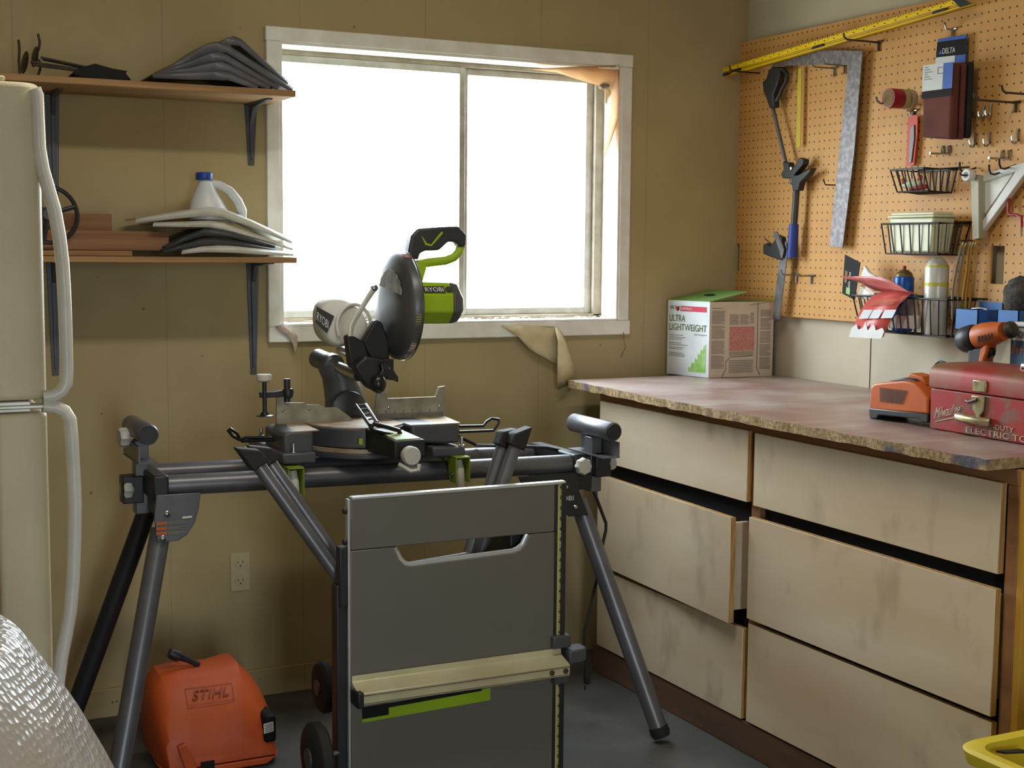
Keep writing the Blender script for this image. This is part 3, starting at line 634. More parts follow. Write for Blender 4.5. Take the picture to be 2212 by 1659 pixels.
MB().lathe((-1.8320, -0.5300, 0.9717), (0, 0, 1), [(0, .006), (.004, .012), (.02, .0155), (.028, .013)], 14).build('clamp_socket', 'black_plastic', cl)
# wire extension wings
MB().tube([(-1.3757, -0.6200, 0.8870), (-1.3029, -0.6200, 0.8847), (-1.2931, -0.6200, 0.8958), (-1.2775, -0.6200, 0.9041), (-1.2561, -0.6200, 0.9005), (-1.2561, -0.6200, 0.8901), (-1.2716, -0.6200, 0.8702), (-1.3756, -0.6200, 0.8716)], .0042, 8).build('extension_wing', 'black_gloss', ms)
MB().tube([(-1.8693, -0.6000, 0.8788), (-1.9672, -0.6000, 0.8853), (-1.9829, -0.6000, 0.8801), (-1.9996, -0.6000, 0.8906), (-2.0126, -0.6000, 0.9067), (-2.0066, -0.6000, 0.9100), (-1.9887, -0.6000, 0.8971), (-1.9769, -0.6000, 0.8762), (-1.8669, -0.6000, 0.8739)], .0042, 8).build('extension_wing', 'black_gloss', ms)
# rear column, slide tubes and saw head
q = MB(); R = []
for c_, rx in zip([(-1.6262, -0.4000, 0.9137), (-1.6274, -0.4000, 0.9503), (-1.6341, -0.4000, 0.9817), (-1.6408, -0.4000, 1.0079), (-1.6556, -0.4000, 1.0317), (-1.6609, -0.4000, 1.0474)], (.058, .056, .053, .05, .046, .036)):
    R.append([V((c_[0] + rx * math.cos(k * PI / 14), c_[1] + .05 * math.sin(k * PI / 14), c_[2])) for k in range(28)])
q.rings(R).build('swing_column', 'guard_grey', ms)
MB().lathe((-1.6393, -0.4600, 0.9286), (0, -1, 0), [(0, .052), (.012, .05), (.016, .04)], 28).build('bevel_disc', 'charcoal', ms)
r0, r1 = V((-1.6743, -0.3600, 1.0550)), V((-1.6409, -0.5500, 1.0286))
dd = (r1 - r0).normalized()
MB().lathe(r0 - dd * .045, dd, [(0, .022), (.006, .027), (.075, .027), (.08, .031), (.105, .031), (.11, .025)], 26).build('slide_collar', 'guard_grey', ms)
MB().tube([r0, r1], .0155, 18).build('slide_tube', 'chrome', ms)
MB().tube([r0 + V((.06, .03, .03)), r1 + V((.05, .03, .03))], .0155, 18).build('slide_tube', 'chrome', ms)
q = MB()
q.prism([(-1.6795, -0.5600, 1.1372), (-1.6652, -0.5600, 1.1419), (-1.6246, -0.5600, 1.1187), (-1.6155, -0.5600, 1.0811), (-1.6116, -0.5600, 1.0435), (-1.5957, -0.5600, 1.0242), (-1.6077, -0.5600, 0.9958), (-1.6380, -0.5600, 1.0368), (-1.6694, -0.5600, 1.0552)], (0, .03, 0))
q.prism([(-1.6301, -0.5500, 1.1206), (-1.5917, -0.5500, 1.1798), (-1.5731, -0.5500, 1.1720), (-1.5517, -0.5500, 1.1164), (-1.5517, -0.5500, 1.0534), (-1.5998, -0.5500, 1.0599)], (0, .03, 0))
q.prism([(-1.6708, -0.6000, 1.0585), (-1.6395, -0.6000, 1.0847), (-1.5844, -0.6000, 1.0757), (-1.5659, -0.6000, 1.0453), (-1.5818, -0.6000, 1.0309), (-1.5818, -0.6000, 1.0010), (-1.6030, -0.6000, 0.9869), (-1.6292, -0.6000, 1.0003), (-1.6553, -0.6000, 1.0334)], (0, .045, 0))
hd = q.build('saw_head', 'black_plastic', ms, bevel=.006, seg=3)
MB().ball((-1.6081, -0.6100, 1.0116), (.022, .02, .026)).tube([(-1.6068, -0.6100, 1.0252), (-1.5936, -0.6100, 1.0470), (-1.5988, -0.6100, 1.0670)], .008, 10).build('bevel_knob', 'black_gloss', hd)
MB().prism([(-1.5794, -0.5800, 1.0741), (-1.5514, -0.5800, 1.0733), (-1.5514, -0.5800, 1.0432), (-1.5380, -0.5800, 1.0240), (-1.5380, -0.5800, 1.0101), (-1.5501, -0.5800, 1.0156), (-1.5741, -0.5800, 1.0189)], (0, .02, 0)).build('laser_bracket', 'black_plastic', hd, bevel=.002)
gc = V((-1.5416, -0.5550, 1.2168)); GR = .146
g = MB().lathe(gc + V((-.012, 0, 0)), (1, 0, 0), [(-.008, .06), (-.004, .105), (.004, .130), (.010, .141), (.016, GR), (.033, GR + .001), (.039, GR - .004), (.041, GR - .02)], 56).build('blade_guard', 'guard_grey', ms)
MB().lathe(gc + V((-.012, 0, 0)), (1, 0, 0), [(.034, GR + .003), (.037, GR + .004), (.040, GR + .002)], 56, cap=False).build('guard_rim', 'charcoal', g)
ring = [V((gc.x - .0205 - .002 * (k % 3 == 0), gc.y - .02 + .085 * math.cos(a), gc.z + .012 + .085 * math.sin(a))) for k, a in enumerate([.5 + j * .1 for j in range(25)])]
MB().prism(ring, (.004, 0, 0)).build('clear_shield', 'guard_clear', g)
q = MB()
for k in range(30):
    a = -PI * .5 - .62 + k * .042 - .1
    y_, z_ = math.cos(a), math.sin(a)
    # slots follow the lower front rim
    th = PI + .12 + k * .045
    c_ = V((0, math.cos(th), math.sin(th)))
    P0 = gc + V((.005, 0, 0)) + c_ * (GR + .0016); P1 = gc + V((.020, 0, 0)) + c_ * (GR + .0016); t_ = V((0, -c_.z, c_.y)) * .0016
    q.prism([P0 - t_, P1 - t_, P1 + t_, P0 + t_], c_ * -.001)
q.build('guard_vents', 'chrome', g, smooth=False)
sc_ = gc + V((.012, 0, 0)) + V((0, -.42, .9075)) * (GR + .001)
MB().lathe(sc_, (.0, -.42, .9075), [(0, .0125), (.0008, .0125)], 22).build('warning_sticker', 'print_red', g)
MB().lathe(sc_, (.0, -.42, .9075), [(0.0005, .0095), (.0014, .0095)], 22).build('warning_sticker', 'print_grey', g)
lv = MB(); ptsl = [(-1.6220, -0.6200, 1.2666), (-1.6492, -0.6200, 1.2267), (-1.6750, -0.6200, 1.1893), (-1.6866, -0.6200, 1.1677), (-1.6893, -0.6200, 1.1410)]
lv.tube(ptsl, [.0085, .0075, .0085, .008, .0065], 10, flat=.35).build('guard_link', 'alu', ms)
MB().lathe(ptsl[0], (0, -1, 0), [(-.008, .009), (.003, .009), (.006, .005)], 12).build('pivot_bolt', 'chrome', ms)
# motor, handle
mo = MB()
mx0 = gc.x + .029; mz = gc.z + .008; my = gc.y
def oct_ring(x, ry, rz, cz=0): return [V((x, my + ry * math.cos(PI / 8 + k * PI / 4), mz + cz + rz * math.sin(PI / 8 + k * PI / 4))) for k in range(8)]
mo.rings([oct_ring(mx0, .062, .078), oct_ring(mx0 + .03, .062, .076), oct_ring(mx0 + .036, .06, .062), oct_ring(mx0 + .125, .06, .061, -.002)])
mot = mo.build('motor_housing', 'lime', ms, bevel=.004)
MB().rings([oct_ring(mx0 + .125, .061, .0615, -.002), oct_ring(mx0 + .148, .056, .057, -.002), oct_ring(mx0 + .160, .044, .038, -.006)]).build('motor_cap', 'guard_grey', mot, bevel=.004)
nq = [V((mx0 + .038, my - .0556, mz + .0245)), V((mx0 + .104, my - .0556, mz + .0245)), V((mx0 + .104, my - .0245, mz + .0575)), V((mx0 + .038, my - .0245, mz + .0575))]
q = MB(); qpatch(nq, .0, .06, .95, .6, .0008, q); pb = q.build('name_plate', 'charcoal', mot, smooth=False)
qtext('RYOBI', nq, .07, .16, .88, .5, 'print_white', pb, lift=.0014)
MB().lathe(on_quad(nq, 1.14, .33), (nq[1] - nq[0]).cross(nq[3] - nq[0]), [(0, .0105), (.0015, .0105)], 20).build('brush_cap', 'charcoal', mot)
hk = MB().prism([p + V((0, -.018, 0)) for p in (V(t) for t in [(-1.5080, -0.5550, 1.3517), (-1.4973, -0.5550, 1.4041), (-1.4784, -0.5550, 1.4243), (-1.4006, -0.5550, 1.4304), (-1.3576, -0.5550, 1.4322), (-1.3338, -0.5550, 1.4085), (-1.3364, -0.5550, 1.3780), (-1.3546, -0.5550, 1.3753), (-1.3644, -0.5550, 1.3892), (-1.3880, -0.5550, 1.3902), (-1.4155, -0.5550, 1.3660), (-1.4552, -0.5550, 1.3645), (-1.4715, -0.5550, 1.3581), (-1.4769, -0.5550, 1.3393), (-1.4945, -0.5550, 1.3467)])], (0, .036, 0))
hdl = hk.build('grip_handle', 'charcoal', ms, bevel=.006, seg=3)
MB().tube([(-1.4769, -0.5550, 1.3268), (-1.4415, -0.5550, 1.3331), (-1.3905, -0.5550, 1.3384), (-1.3656, -0.5550, 1.3473), (-1.3517, -0.5550, 1.3614), (-1.3434, -0.5550, 1.3830)], [.0125, .0125, .012, .012, .0125, .012], 14).prism([p + V((0, -.014, 0)) for p in (V(t) for t in [(-1.4769, -0.5550, 1.3393), (-1.4565, -0.5550, 1.3394), (-1.4524, -0.5550, 1.3168), (-1.4646, -0.5550, 1.2765), (-1.4782, -0.5550, 1.2766)])], (0, .028, 0)).build('handle_loop', 'lime', hdl, bevel=.002)
q = MB()
for seg_ in ([(-1.4444, -0.5745, 1.3784), (-1.4131, -0.5745, 1.4150), (-1.4076, -0.5745, 1.4176), (-1.4062, -0.5745, 1.4126), (-1.4403, -0.5745, 1.3772)], [(-1.4702, -0.5745, 1.4056), (-1.4648, -0.5745, 1.4006), (-1.4539, -0.5745, 1.3858), (-1.4417, -0.5745, 1.3822), (-1.4430, -0.5745, 1.3772), (-1.4580, -0.5745, 1.3808)]): q.prism(seg_, (0, .001, 0))
q.build('grip_accent', 'lime', hdl, smooth=False)
# dust bag with lettered label
q = MB(); R = []
bp_ = [V(t) for t in [(-1.7189, -0.4200, 1.2196), (-1.6936, -0.4200, 1.2333), (-1.6563, -0.4200, 1.2368), (-1.6133, -0.4200, 1.2186), (-1.5862, -0.4200, 1.1887), (-1.5726, -0.4200, 1.1524), (-1.5782, -0.4200, 1.1267), (-1.6055, -0.4200, 1.1092), (-1.6569, -0.4200, 1.0950), (-1.6943, -0.4200, 1.1087), (-1.7180, -0.4200, 1.1347), (-1.7218, -0.4200, 1.1753)]]
bc = sum(bp_, V()) / len(bp_)
for t, s in ((-.052, .5), (-.05, .84), (-.04, .96), (-.02, 1), (.02, .98), (.045, .9), (.055, .6)): R.append([bc + (p - bc) * s + V((0, t, 0)) for p in bp_])
bag = q.rings(R).build('dust_bag', 'cloth_white', ms, sub=2, angle=80)
hoop = [bc + V((.025, -.045, -.005)) + V((.052 * math.cos(a), -.006 + .01 * math.cos(a), .056 * math.sin(a))) for a in [-.6 + k * .25 for k in range(18)]]
MB().tube(hoop, .005, 8).build('bag_hoop', 'cloth_white', bag)
LQ = [(-1.7377, -0.4760, 1.1696), (-1.7051, -0.4760, 1.1402), (-1.6839, -0.4760, 1.1863), (-1.7335, -0.4760, 1.2132)]
q = MB(); qpatch(LQ, 0, 0, 1, 1, .001, q); lb = q.build('bag_label', 'charcoal', bag, smooth=False)
qtext('RYOBI', LQ, .05, .22, .95, .72, 'print_white', lb, lift=.002)
# power cord down to the floor
pc = MB().tube([(-1.3472, -0.4600, 0.8612), (-1.2920, -0.4600, 0.8276), (-1.2479, -0.4600, 0.8064)] + [(-1.2559, -0.6000, 0.8239), (-1.1835, -0.6000, 0.8186), (-1.0950, -0.6000, 0.8096), (-1.0167, -0.6000, 0.7904)] + [(-1.0103, -0.6600, 0.7690), (-0.9947, -0.6600, 0.7348), (-0.9601, -0.6600, 0.6589), (-0.9299, -0.6600, 0.5892), (-0.9296, -0.6600, 0.5689), (-0.9382, -0.6600, 0.5358), (-0.9452, -0.6600, 0.4958), (-0.9506, -0.6600, 0.4489)] + [(-0.9291, -0.6000, 0.3855), (-0.9422, -0.6000, 0.3316), (-0.9598, -0.6000, 0.2643), (-0.9605, -0.6000, 0.2089), (-0.9550, -0.6000, 0.1526)], .0048, 8).build('power_cord', 'black_plastic', ms)
pl_ = MB().lathe((-0.9551, -0.6000, 0.1553), (.08, 0, -1), [(0, .006), (.02, .008), (.03, .013), (.05, .0135), (.054, .011)], 12, sq=.7)
pl_.box(tuple(V((-0.9539, -0.6000, 0.0826)) + V((-.005, -.003, -.0))), tuple(V((-0.9539, -0.6000, 0.0826)) + V((-.003, .003, .014)))).build('plug', 'rubber', pc)

# ---------------------------------------------------------------- table saw folded upright on its wheeled stand
ts = thing('table_saw', 'grey table saw folded upright on its wheeled stand with aluminium rip fence across', 'table saw', (-1.59, -1.02, 0))
TY = -1.1
x0, x1, zt = -1.862, -1.333, .804
zs = .680
MB().box((x0, TY, zs + .001), (x1, TY + .022, zt)).build('extension_panel', 'saw_table', ts, bevel=.0025)
MB().box((x0 + .004, TY - .001, zt - .006), (x1 + .03, TY + .02, zt + .001)).build('edge_strip', 'bright_edge', ts, bevel=.0015)
ln = [(x0, .05), (x1, .05), (x1, zs), (-1.400, zs), (-1.414, .655), (-1.428, .643), (-1.446, .638), (-1.712, .630), (-1.728, .634), (-1.742, .648), (-1.757, zs), (x0, zs)]
tt = MB().prism([(a, TY, c_) for a, c_ in ln], (0, .022, 0)).build('table_panel', 'saw_table', ts, bevel=.002)
MB().tube([(-1.401, TY + .009, zs - .002), (-1.414, TY + .009, .653), (-1.428, TY + .009, .641), (-1.446, TY + .009, .636), (-1.712, TY + .009, .628), (-1.728, TY + .009, .632), (-1.742, TY + .009, .646), (-1.756, TY + .009, zs - .004)], .0115, 8, flat=.4).build('slot_lip', 'bright_edge', tt)
MB().box((x0 - .006, TY + .002, .06), (x0, TY + .02, zt - .004)).build('side_rail', 'bright_edge', ts, bevel=.001)
for z_ in (.772, .70): MB().lathe((x0 - .006, TY + .011, z_), (-1, 0, 0), [(0, .007), (.007, .007), (.01, .004)], 12).build('rail_bolt', 'black_plastic', ts)
# scale strip at the right edge
for a, c_ in ((.42, zs), (zs, zt - .004), (.05, .345)):
    b = MB().box((x1, TY + .001, a), (x1 + .009, TY + .02, c_)).box((x1 + .019, TY - .002, a), (x1 + .031, TY + .02, c_)).build('scale_channel', 'black_plastic', ts, bevel=.001)
    q = MB().box((x1 + .009, TY + .002, a), (x1 + .019, TY + .018, c_)); tp_ = q.build('measuring_tape', 'tape_yellow', b)
    q = MB(); z_ = a + .006; k = 0
    while z_ < c_ - .006:
        if k % 4 == 0: q.prism([(x1 + .0185, TY + .0016, z_ - .005), (x1 + .0185, TY + .0016, z_ + .005), (x1 + .0135, TY + .0016, z_)], (0, .0005, 0))
        else: q.box((x1 + .014, TY + .0014, z_), (x1 + .0185, TY + .002, z_ + .0008))
        z_ += .0065; k += 1
    q.build('tape_marks', 'print_dark', tp_, smooth=False)
# rip fence
fA = .352
rf = MB().prism([(x0, TY - .003, .388), (x0, TY - .005, .374), (x0, TY - .014, .369), (x0, TY - .044, .360), (x0, TY - .05, .358), (x0, TY - .05, .330), (x0, TY - .04, .327), (x0, TY - .003, .327)], (x1 - x0 + .02, 0, 0)).build('rip_fence', 'fence_cream', ts, bevel=.0015)
q = MB().box((x0 + .003, TY - .051, .3515), (x1 + .018, TY - .0495, .3535)).box((x0 + .003, TY - .051, .3325), (x1 + .018, TY - .0495, .334))
q.build('fence_groove', 'kick_wood', rf)
for x_ in (x1 - .03, x1 + .008): MB().lathe((x_, TY - .0495, .343), (0, -1, 0), [(0, .007), (.0025, .007), (.003, .003)], 14).build('fence_bolt', 'dark_steel', rf)
MB().box((x0 - .004, TY - .056, .324), (x0 + .012, TY - .006, .362)).build('fence_end', 'black_plastic', rf, bevel=.004)
MB().box((x1 - .008, TY - .016, .389), (x1 + .042, TY + .02, .42)).build('fence_clamp', 'grey_plastic', rf, bevel=.003)
q = MB().prism([(x1 + .03, TY - .03  , .35), (x1 + .075, TY - .025  , .35), (x1 + .088, TY - .01  , .35), (x1 + .088, TY + .025  , .35), (x1 + .03, TY + .03, .35)], (0, 0, .034)); q.build('clamp_lever', 'bracket_grey', rf, bevel=.004)
MB().box((x1 - .006, TY - .02, .30), (x1 + .034, TY + .01, .3265)).build('fence_clamp', 'grey_plastic', rf, bevel=.003)
# lime sticker band below the fence
GQ = [(-1.8357, -1.1000, 0.2721), (-1.5054, -1.1000, 0.2801), (-1.5057, -1.1000, 0.3101), (-1.8357, -1.1000, 0.2998)]
q = MB(); qpatch(GQ, 0, 0, 1, 1, .0008, q); gb = q.build('lime_band', 'lime', tt, smooth=False)
q = MB(); qpatch(GQ, 0, .3, .2, 1.3, .0014, q); qpatch(GQ, .0, .9, .93, 1.25, .0012, q); q.build('dark_band', 'black_label', gb, smooth=False)
# body behind the table, side posts, wheels and folded legs
MB().box((-1.78, TY + .0225, .2), (-1.42, TY + .21, .58)).build('motor_body', 'charcoal', ts, bevel=.012)
MB().box((-1.44, TY + .03, .56), (-1.39, TY + .16, .70)).build('hinge_block', 'black_plastic', ts, bevel=.004)
q = MB().box((x0 - .032, TY + .008, .02), (x0 - .008, TY + .045, .60)).box((x0 - .026, TY + .002, .55), (x0 - .006, TY + .03, .69))
q.build('stand_post', 'stand_dark', ts, bevel=.003)
MB().box((x1 + .002, TY + .022, .02), (x1 + .026, TY + .05, .60)).build('stand_post', 'stand_dark', ts, bevel=.003)
MB().prism([(-1.8762, -1.0900, 0.6347), (-1.8718, -1.0900, 0.6278), (-1.8707, -1.0900, 0.6017), (-1.8742, -1.0900, 0.5803), (-1.8831, -1.0900, 0.5791), (-1.8864, -1.0900, 0.5946), (-1.8819, -1.0900, 0.6158)], (0, .01, 0)).build('release_lever', 'lever_white', ts, bevel=.002)
def wheel(c, r, wd):
    o = MB().lathe(V(c) - V((wd / 2, 0, 0)), (1, 0, 0), [(0, r * .5), (.003, r * .9), (.01, r), (wd - .01, r), (wd - .003, r * .9), (wd, r * .5)], 30).build('wheel', 'rubber', ts)
    MB().lathe(V(c) - V((wd / 2 + .004, 0, 0)), (1, 0, 0), [(0, r * .3), (wd + .008, r * .3)], 18).build('wheel_hub', 'grey_plastic', o)
wheel((-1.945, TY + .0, .205), .082, .04); wheel((-1.82, TY + .32, .262), .066, .034)
MB().tube([(-1.93, TY + .0, .205), (-1.87, TY + .02, .205)], .006, 8).build('axle', 'steel', ts)
MB().tube([(-1.81, TY + .32, .262), (-1.77, TY + .32, .262), (-1.77, TY + .19, .262)], .009, 8).build('axle', 'stand_dark', ts)
def fold_leg(a, b, cap):
    a, b = V(a), V(b); d = (b - a).normalized()
    o = MB().tube([a, b], .0165, 16, flat=1.0).build('folded_leg', 'stand_grey', ts)
    w_ = d.cross(V((0, 1, 0))).normalized()
    MB().rings([[b + d * (t + k * sgn) + w_ * sgn * .021 + V((0, 1, 0)) * sy * .021 for sgn, sy in ((-1, -1), (1, -1), (1, 1), (-1, 1))] for t, k in ((-.02, 0), (.028, cap))]).build('rubber_foot', 'rubber', o, bevel=.004)
fold_leg((-1.8587, -1.0400, 0.5893), (-2.0531, -0.9800, 0.8896), .018); fold_leg((-1.8188, -0.9600, 0.5922), (-2.0026, -0.9000, 0.8809), .018)
fold_leg((-1.5202, -0.9900, 0.5986), (-1.3888, -0.9300, 0.8902), -.012); fold_leg((-1.5110, -1.0300, 0.6061), (-1.3734, -0.9700, 0.8945), -.018)
MB().tube([(-1.6965, -1.0000, 0.6048), (-1.5198, -1.0000, 0.6158)], .012, 10).build('leg_crossbar', 'stand_grey', ts)

# ---------------------------------------------------------------- refrigerator at the left edge
fr = thing('refrigerator', 'cream top freezer refrigerator with long white handles at the left edge', 'refrigerator', (-3.0, -1.4, 0))
FY = -1.776
def door(z0, z1):
    q = MB()
    prof = [(-2.688, 0), (-2.64, 0), (-2.625, .004), (-2.614, .014), (-2.608, .03)]
    pts = [(a, FY + c_, z0) for a, c_ in prof] + [(-2.600, -1.45, z0)] + [(a, -1.10 - c_, z0) for a, c_ in prof[::-1]]
    q.prism(pts, (0, 0, z1 - z0))
    return q.build('door', 'fridge', fr, bevel=.008, seg=3)
dU = door(1.128, 1.623); dL = door(.08, 1.108)
MB().box((-3.42, FY + .012, .03), (-2.712, -1.112, 1.605)).build('cabinet', 'fridge', fr, bevel=.008)
MB().box((-2.712, FY + .014, .09), (-2.688, -1.12, 1.60)).build('door_gasket', 'gasket', fr)
MB().box((-2.73, FY + .004, 1.109), (-2.635, FY + .04, 1.127)).box((-2.69, FY + .002, 1.114), (-2.615, FY + .03, 1.121)).build('hinge', 'alu', fr, bevel=.002)
MB().box((-2.72, FY + .01, 1.6235), (-2.66, FY + .06, 1.632)).build('hinge_cover', 'fridge', fr, bevel=.003)
def handle(pts, par):
    MB().tube(pts, .0105, 14, flat=1.25).build('handle', 'fridge_handle', par, angle=70)
handle([(-2.6179, -1.7680, 1.6137), (-2.6146, -1.7680, 1.6054), (-2.6142, -1.7680, 1.5656), (-2.6132, -1.7680, 1.5228), (-2.6084, -1.7680, 1.4908), (-2.6001, -1.7680, 1.4587), (-2.5918, -1.7680, 1.4263), (-2.5857, -1.7680, 1.3865), (-2.5817, -1.7680, 1.3428), (-2.5800, -1.7680, 1.2915), (-2.5792, -1.7680, 1.2326), (-2.5791, -1.7680, 1.1733), (-2.5803, -1.7680, 1.1526), (-2.5877, -1.7680, 1.1394), (-2.6006, -1.7680, 1.1333), (-2.6168, -1.7680, 1.1324)], dU)
handle([(-2.6172, -1.7680, 1.1176), (-2.5974, -1.7680, 1.1153), (-2.5834, -1.7680, 1.1080), (-2.5758, -1.7680, 1.0942), (-2.5736, -1.7680, 1.0649), (-2.5719, -1.7680, 1.0084), (-2.5709, -1.7680, 0.9554), (-2.5730, -1.7680, 0.8948), (-2.5764, -1.7680, 0.8340), (-2.5820, -1.7680, 0.7810), (-2.5901, -1.7680, 0.7396), (-2.5974, -1.7680, 0.7059), (-2.6033, -1.7680, 0.6681), (-2.6070, -1.7680, 0.6300)], dL)
# ---------------------------------------------------------------- bubble wrapped bundle in the left foreground
q = MB(); prof = [V(t) for t in [(-2.8121, -2.7400, 1.0348), (-2.7924, -2.7400, 1.0321), (-2.7805, -2.7400, 1.0256), (-2.7654, -2.7400, 1.0125), (-2.7487, -2.7400, 0.9942), (-2.7294, -2.7400, 0.9646), (-2.7099, -2.7400, 0.9277), (-2.6916, -2.7400, 0.8946), (-2.6770, -2.7400, 0.8661), (-2.6666, -2.7400, 0.8328)]]
prof = prof + [V((prof[-1].x + .02, -2.74, .45)), V((prof[-1].x + .025, -2.74, .02))]
n = len(prof); R = []
for ty, sh in ((-.30, .35), (-.27, .2), (-.18, .09), (-.06, .02), (.06, .0), (.16, .03), (.25, .10), (.30, .22), (.33, .36)):
    row = []
    for i, p_ in enumerate(prof):
        wz = p_.z
        row.append(V((p_.x - sh * .55 + .006 * math.sin(i * 2.1 + ty * 31), p_.y + ty, max(.01, wz - sh * .5 * (wz > .3) + .005 * math.sin(i * 1.7 + ty * 40)))))
    row += [V((-3.35, -2.74 + ty, .01)), V((-3.35, -2.74 + ty, row[0].z))]
    R.append(row)
tag(q.rings(R).build('wrapped_bundle', 'bubble_wrap', None, sub=2, angle=80), 'bulky bundle in shiny bubble wrap in the lower left foreground', 'bundle')
# ---------------------------------------------------------------- orange chainsaw case
cs = thing('chainsaw_case', 'orange plastic chainsaw case with black carry handle on the floor under the saw stand', 'case', (-2.02, -.44, 0))
CYF, CYB = -.575, -.33
up = [V(t) for t in [(-2.1873, -0.3800, 0.0250), (-2.1959, -0.3800, 0.0982), (-2.1946, -0.3800, 0.1746), (-2.1840, -0.3800, 0.2191), (-2.1615, -0.3800, 0.2416), (-2.1044, -0.3800, 0.2471), (-2.0161, -0.3800, 0.2436)] + [(-1.9728, -0.4200, 0.2516)] + [(-1.9558, -0.4800, 0.2532), (-1.9231, -0.4800, 0.2183), (-1.8903, -0.4800, 0.1649), (-1.8675, -0.4800, 0.1073)] + [(-1.8643, -0.5200, 0.0678), (-1.8620, -0.5200, 0.0339)]]
def shell(pts, name, grow, m='orange_plastic'):
    c_ = sum(pts, V()) / len(pts); R = []
    for y_, s, sz in ((CYF - grow, .84, .12), (CYF + .01, .88, .40), (CYF + .05, .93, .70), (CYF + .095, .975, .92), (CYF + .125, 1.0, 1), (CYB - .03, 1.0, 1), (CYB - .006, .96, .97), (CYB, .9, .93)):
        R.append([V((c_.x + (p_.x - c_.x) * s, y_, max(.004, zl + (p_.z - zl) * sz))) for p_ in pts])
    return MB().rings(R).build(name, m, cs, bevel=.005, seg=3)
zl = min(p_.z for p_ in up)
lid = shell(up, 'case_lid', 0)
lw = [(up[0].x, zl - .003), (up[0].x + .012, .004), (up[-1].x - .03, .004), (up[-1].x - .004, zl - .003)]
cx_ = sum(p_.x for p_ in up) / len(up)
low = MB().rings([[V((cx_ + (x_ - cx_) * s, y_, z_)) for x_, z_ in lw] for y_, s in ((CYF - .002, .86), (CYF + .008, .92), (CYF + .04, .985), (CYF + .09, 1), (CYB - .006, .96), (CYB, .92))]).build('case_base', 'orange_plastic', cs, bevel=.005, seg=3)
SQ = [V(t) + V((0, -.008, .007)) for t in [(-2.1100, -0.5270, 0.1694), (-1.9858, -0.5270, 0.1681)] + [(-1.9830, -0.4900, 0.2049), (-2.1093, -0.4900, 0.2056)]]
q = MB()
for a in ((0, 0, 1, .03), (0, .97, 1, 1), (0, 0, .012, 1), (.988, 0, 1, 1)): qpatch(SQ, *a, .0012, q)
q.build('badge_frame', 'orange_shade', lid, smooth=False)
qtext('STIHL', SQ, .12, .3, .9, .82, 'orange_shade', lid, lift=.001, shear=.35, depth=.003)
MB().tube([V(t) for t in [(-2.1080, -0.4200, 0.2815), (-2.0834, -0.4200, 0.2682), (-2.0512, -0.4200, 0.2488)]], [.012, .009, .008], 12).tube([(-2.1300, -0.4200, 0.2918), (-2.1227, -0.4200, 0.2884), (-2.1056, -0.4200, 0.2786)], [.013, .0155, .0155], 12).build('carry_handle', 'black_plastic', cs)
MB().box((-1.918, -.578, .06), (-1.884, -.47, .135)).build('end_latch', 'black_label', cs, bevel=.01, seg=3)
lq = [(-1.9198, -0.5790, 0.0889), (-1.8933, -0.5790, 0.0925), (-1.8944, -0.5790, 0.1192), (-1.9208, -0.5790, 0.1156)]
q = MB(); qpatch(lq, 0, 0, 1, 1, .001, q); sk = q.build('sticker', 'print_white', cs, smooth=False)
q = MB()
for k in range(5): qpatch(lq, .1, .12 + k * .17, .9, .2 + k * .17, .0018, q)
q.build('fine_print', 'print_grey', sk, smooth=False)
MB().prism([(-2.1501, -0.5920, 0.0901), (-2.1298, -0.5920, 0.0968), (-2.1078, -0.5920, 0.0539), (-2.0894, -0.5920, -0.0109), (-2.1184, -0.5920, -0.0184), (-2.1365, -0.5920, 0.0462)], (0, .014, 0)).build('front_latch', 'orange_plastic', cs, bevel=.003)
MB().box((-2.088, -.579, zl - .008), (-2.052, -.56, zl + .012)).build('latch_slot', 'dark', cs)
# ---------------------------------------------------------------- outlet
ol = thing('wall_outlet', 'painted over double electrical outlet low on the wall behind the saw stand', 'outlet', (-1.82, -.003, .332))
pz = [(-1.8532, -0.0040, 0.3428), (-1.7918, -0.0040, 0.3394), (-1.7908, -0.0040, 0.4452), (-1.8520, -0.0040, 0.4465)]
MB().prism([(-1.852, 0, .334), (-1.793, 0, .334), (-1.793, 0, .450), (-1.852, 0, .450)], (0, -.0045, 0)).build('cover_plate', 'outlet', ol, bevel=.0015)
for zc in (.42, .366):
    f_ = MB().lathe((-1.8225, -.0045, zc), (0, -1, 0), [(0, .0168), (.0018, .0163)], 24).build('socket', 'outlet', ol)
    MB().box((-1.8305, -.0072, zc - .002), (-1.829, -.006, zc + .007)).box((-1.816, -.0072, zc - .002), (-1.8145, -.006, zc + .007)).lathe((-1.8225, -.006, zc - .009), (0, -1, 0), [(0, .0024), (.0012, .0024)], 10).build('socket_slots', 'slot_dark', f_)
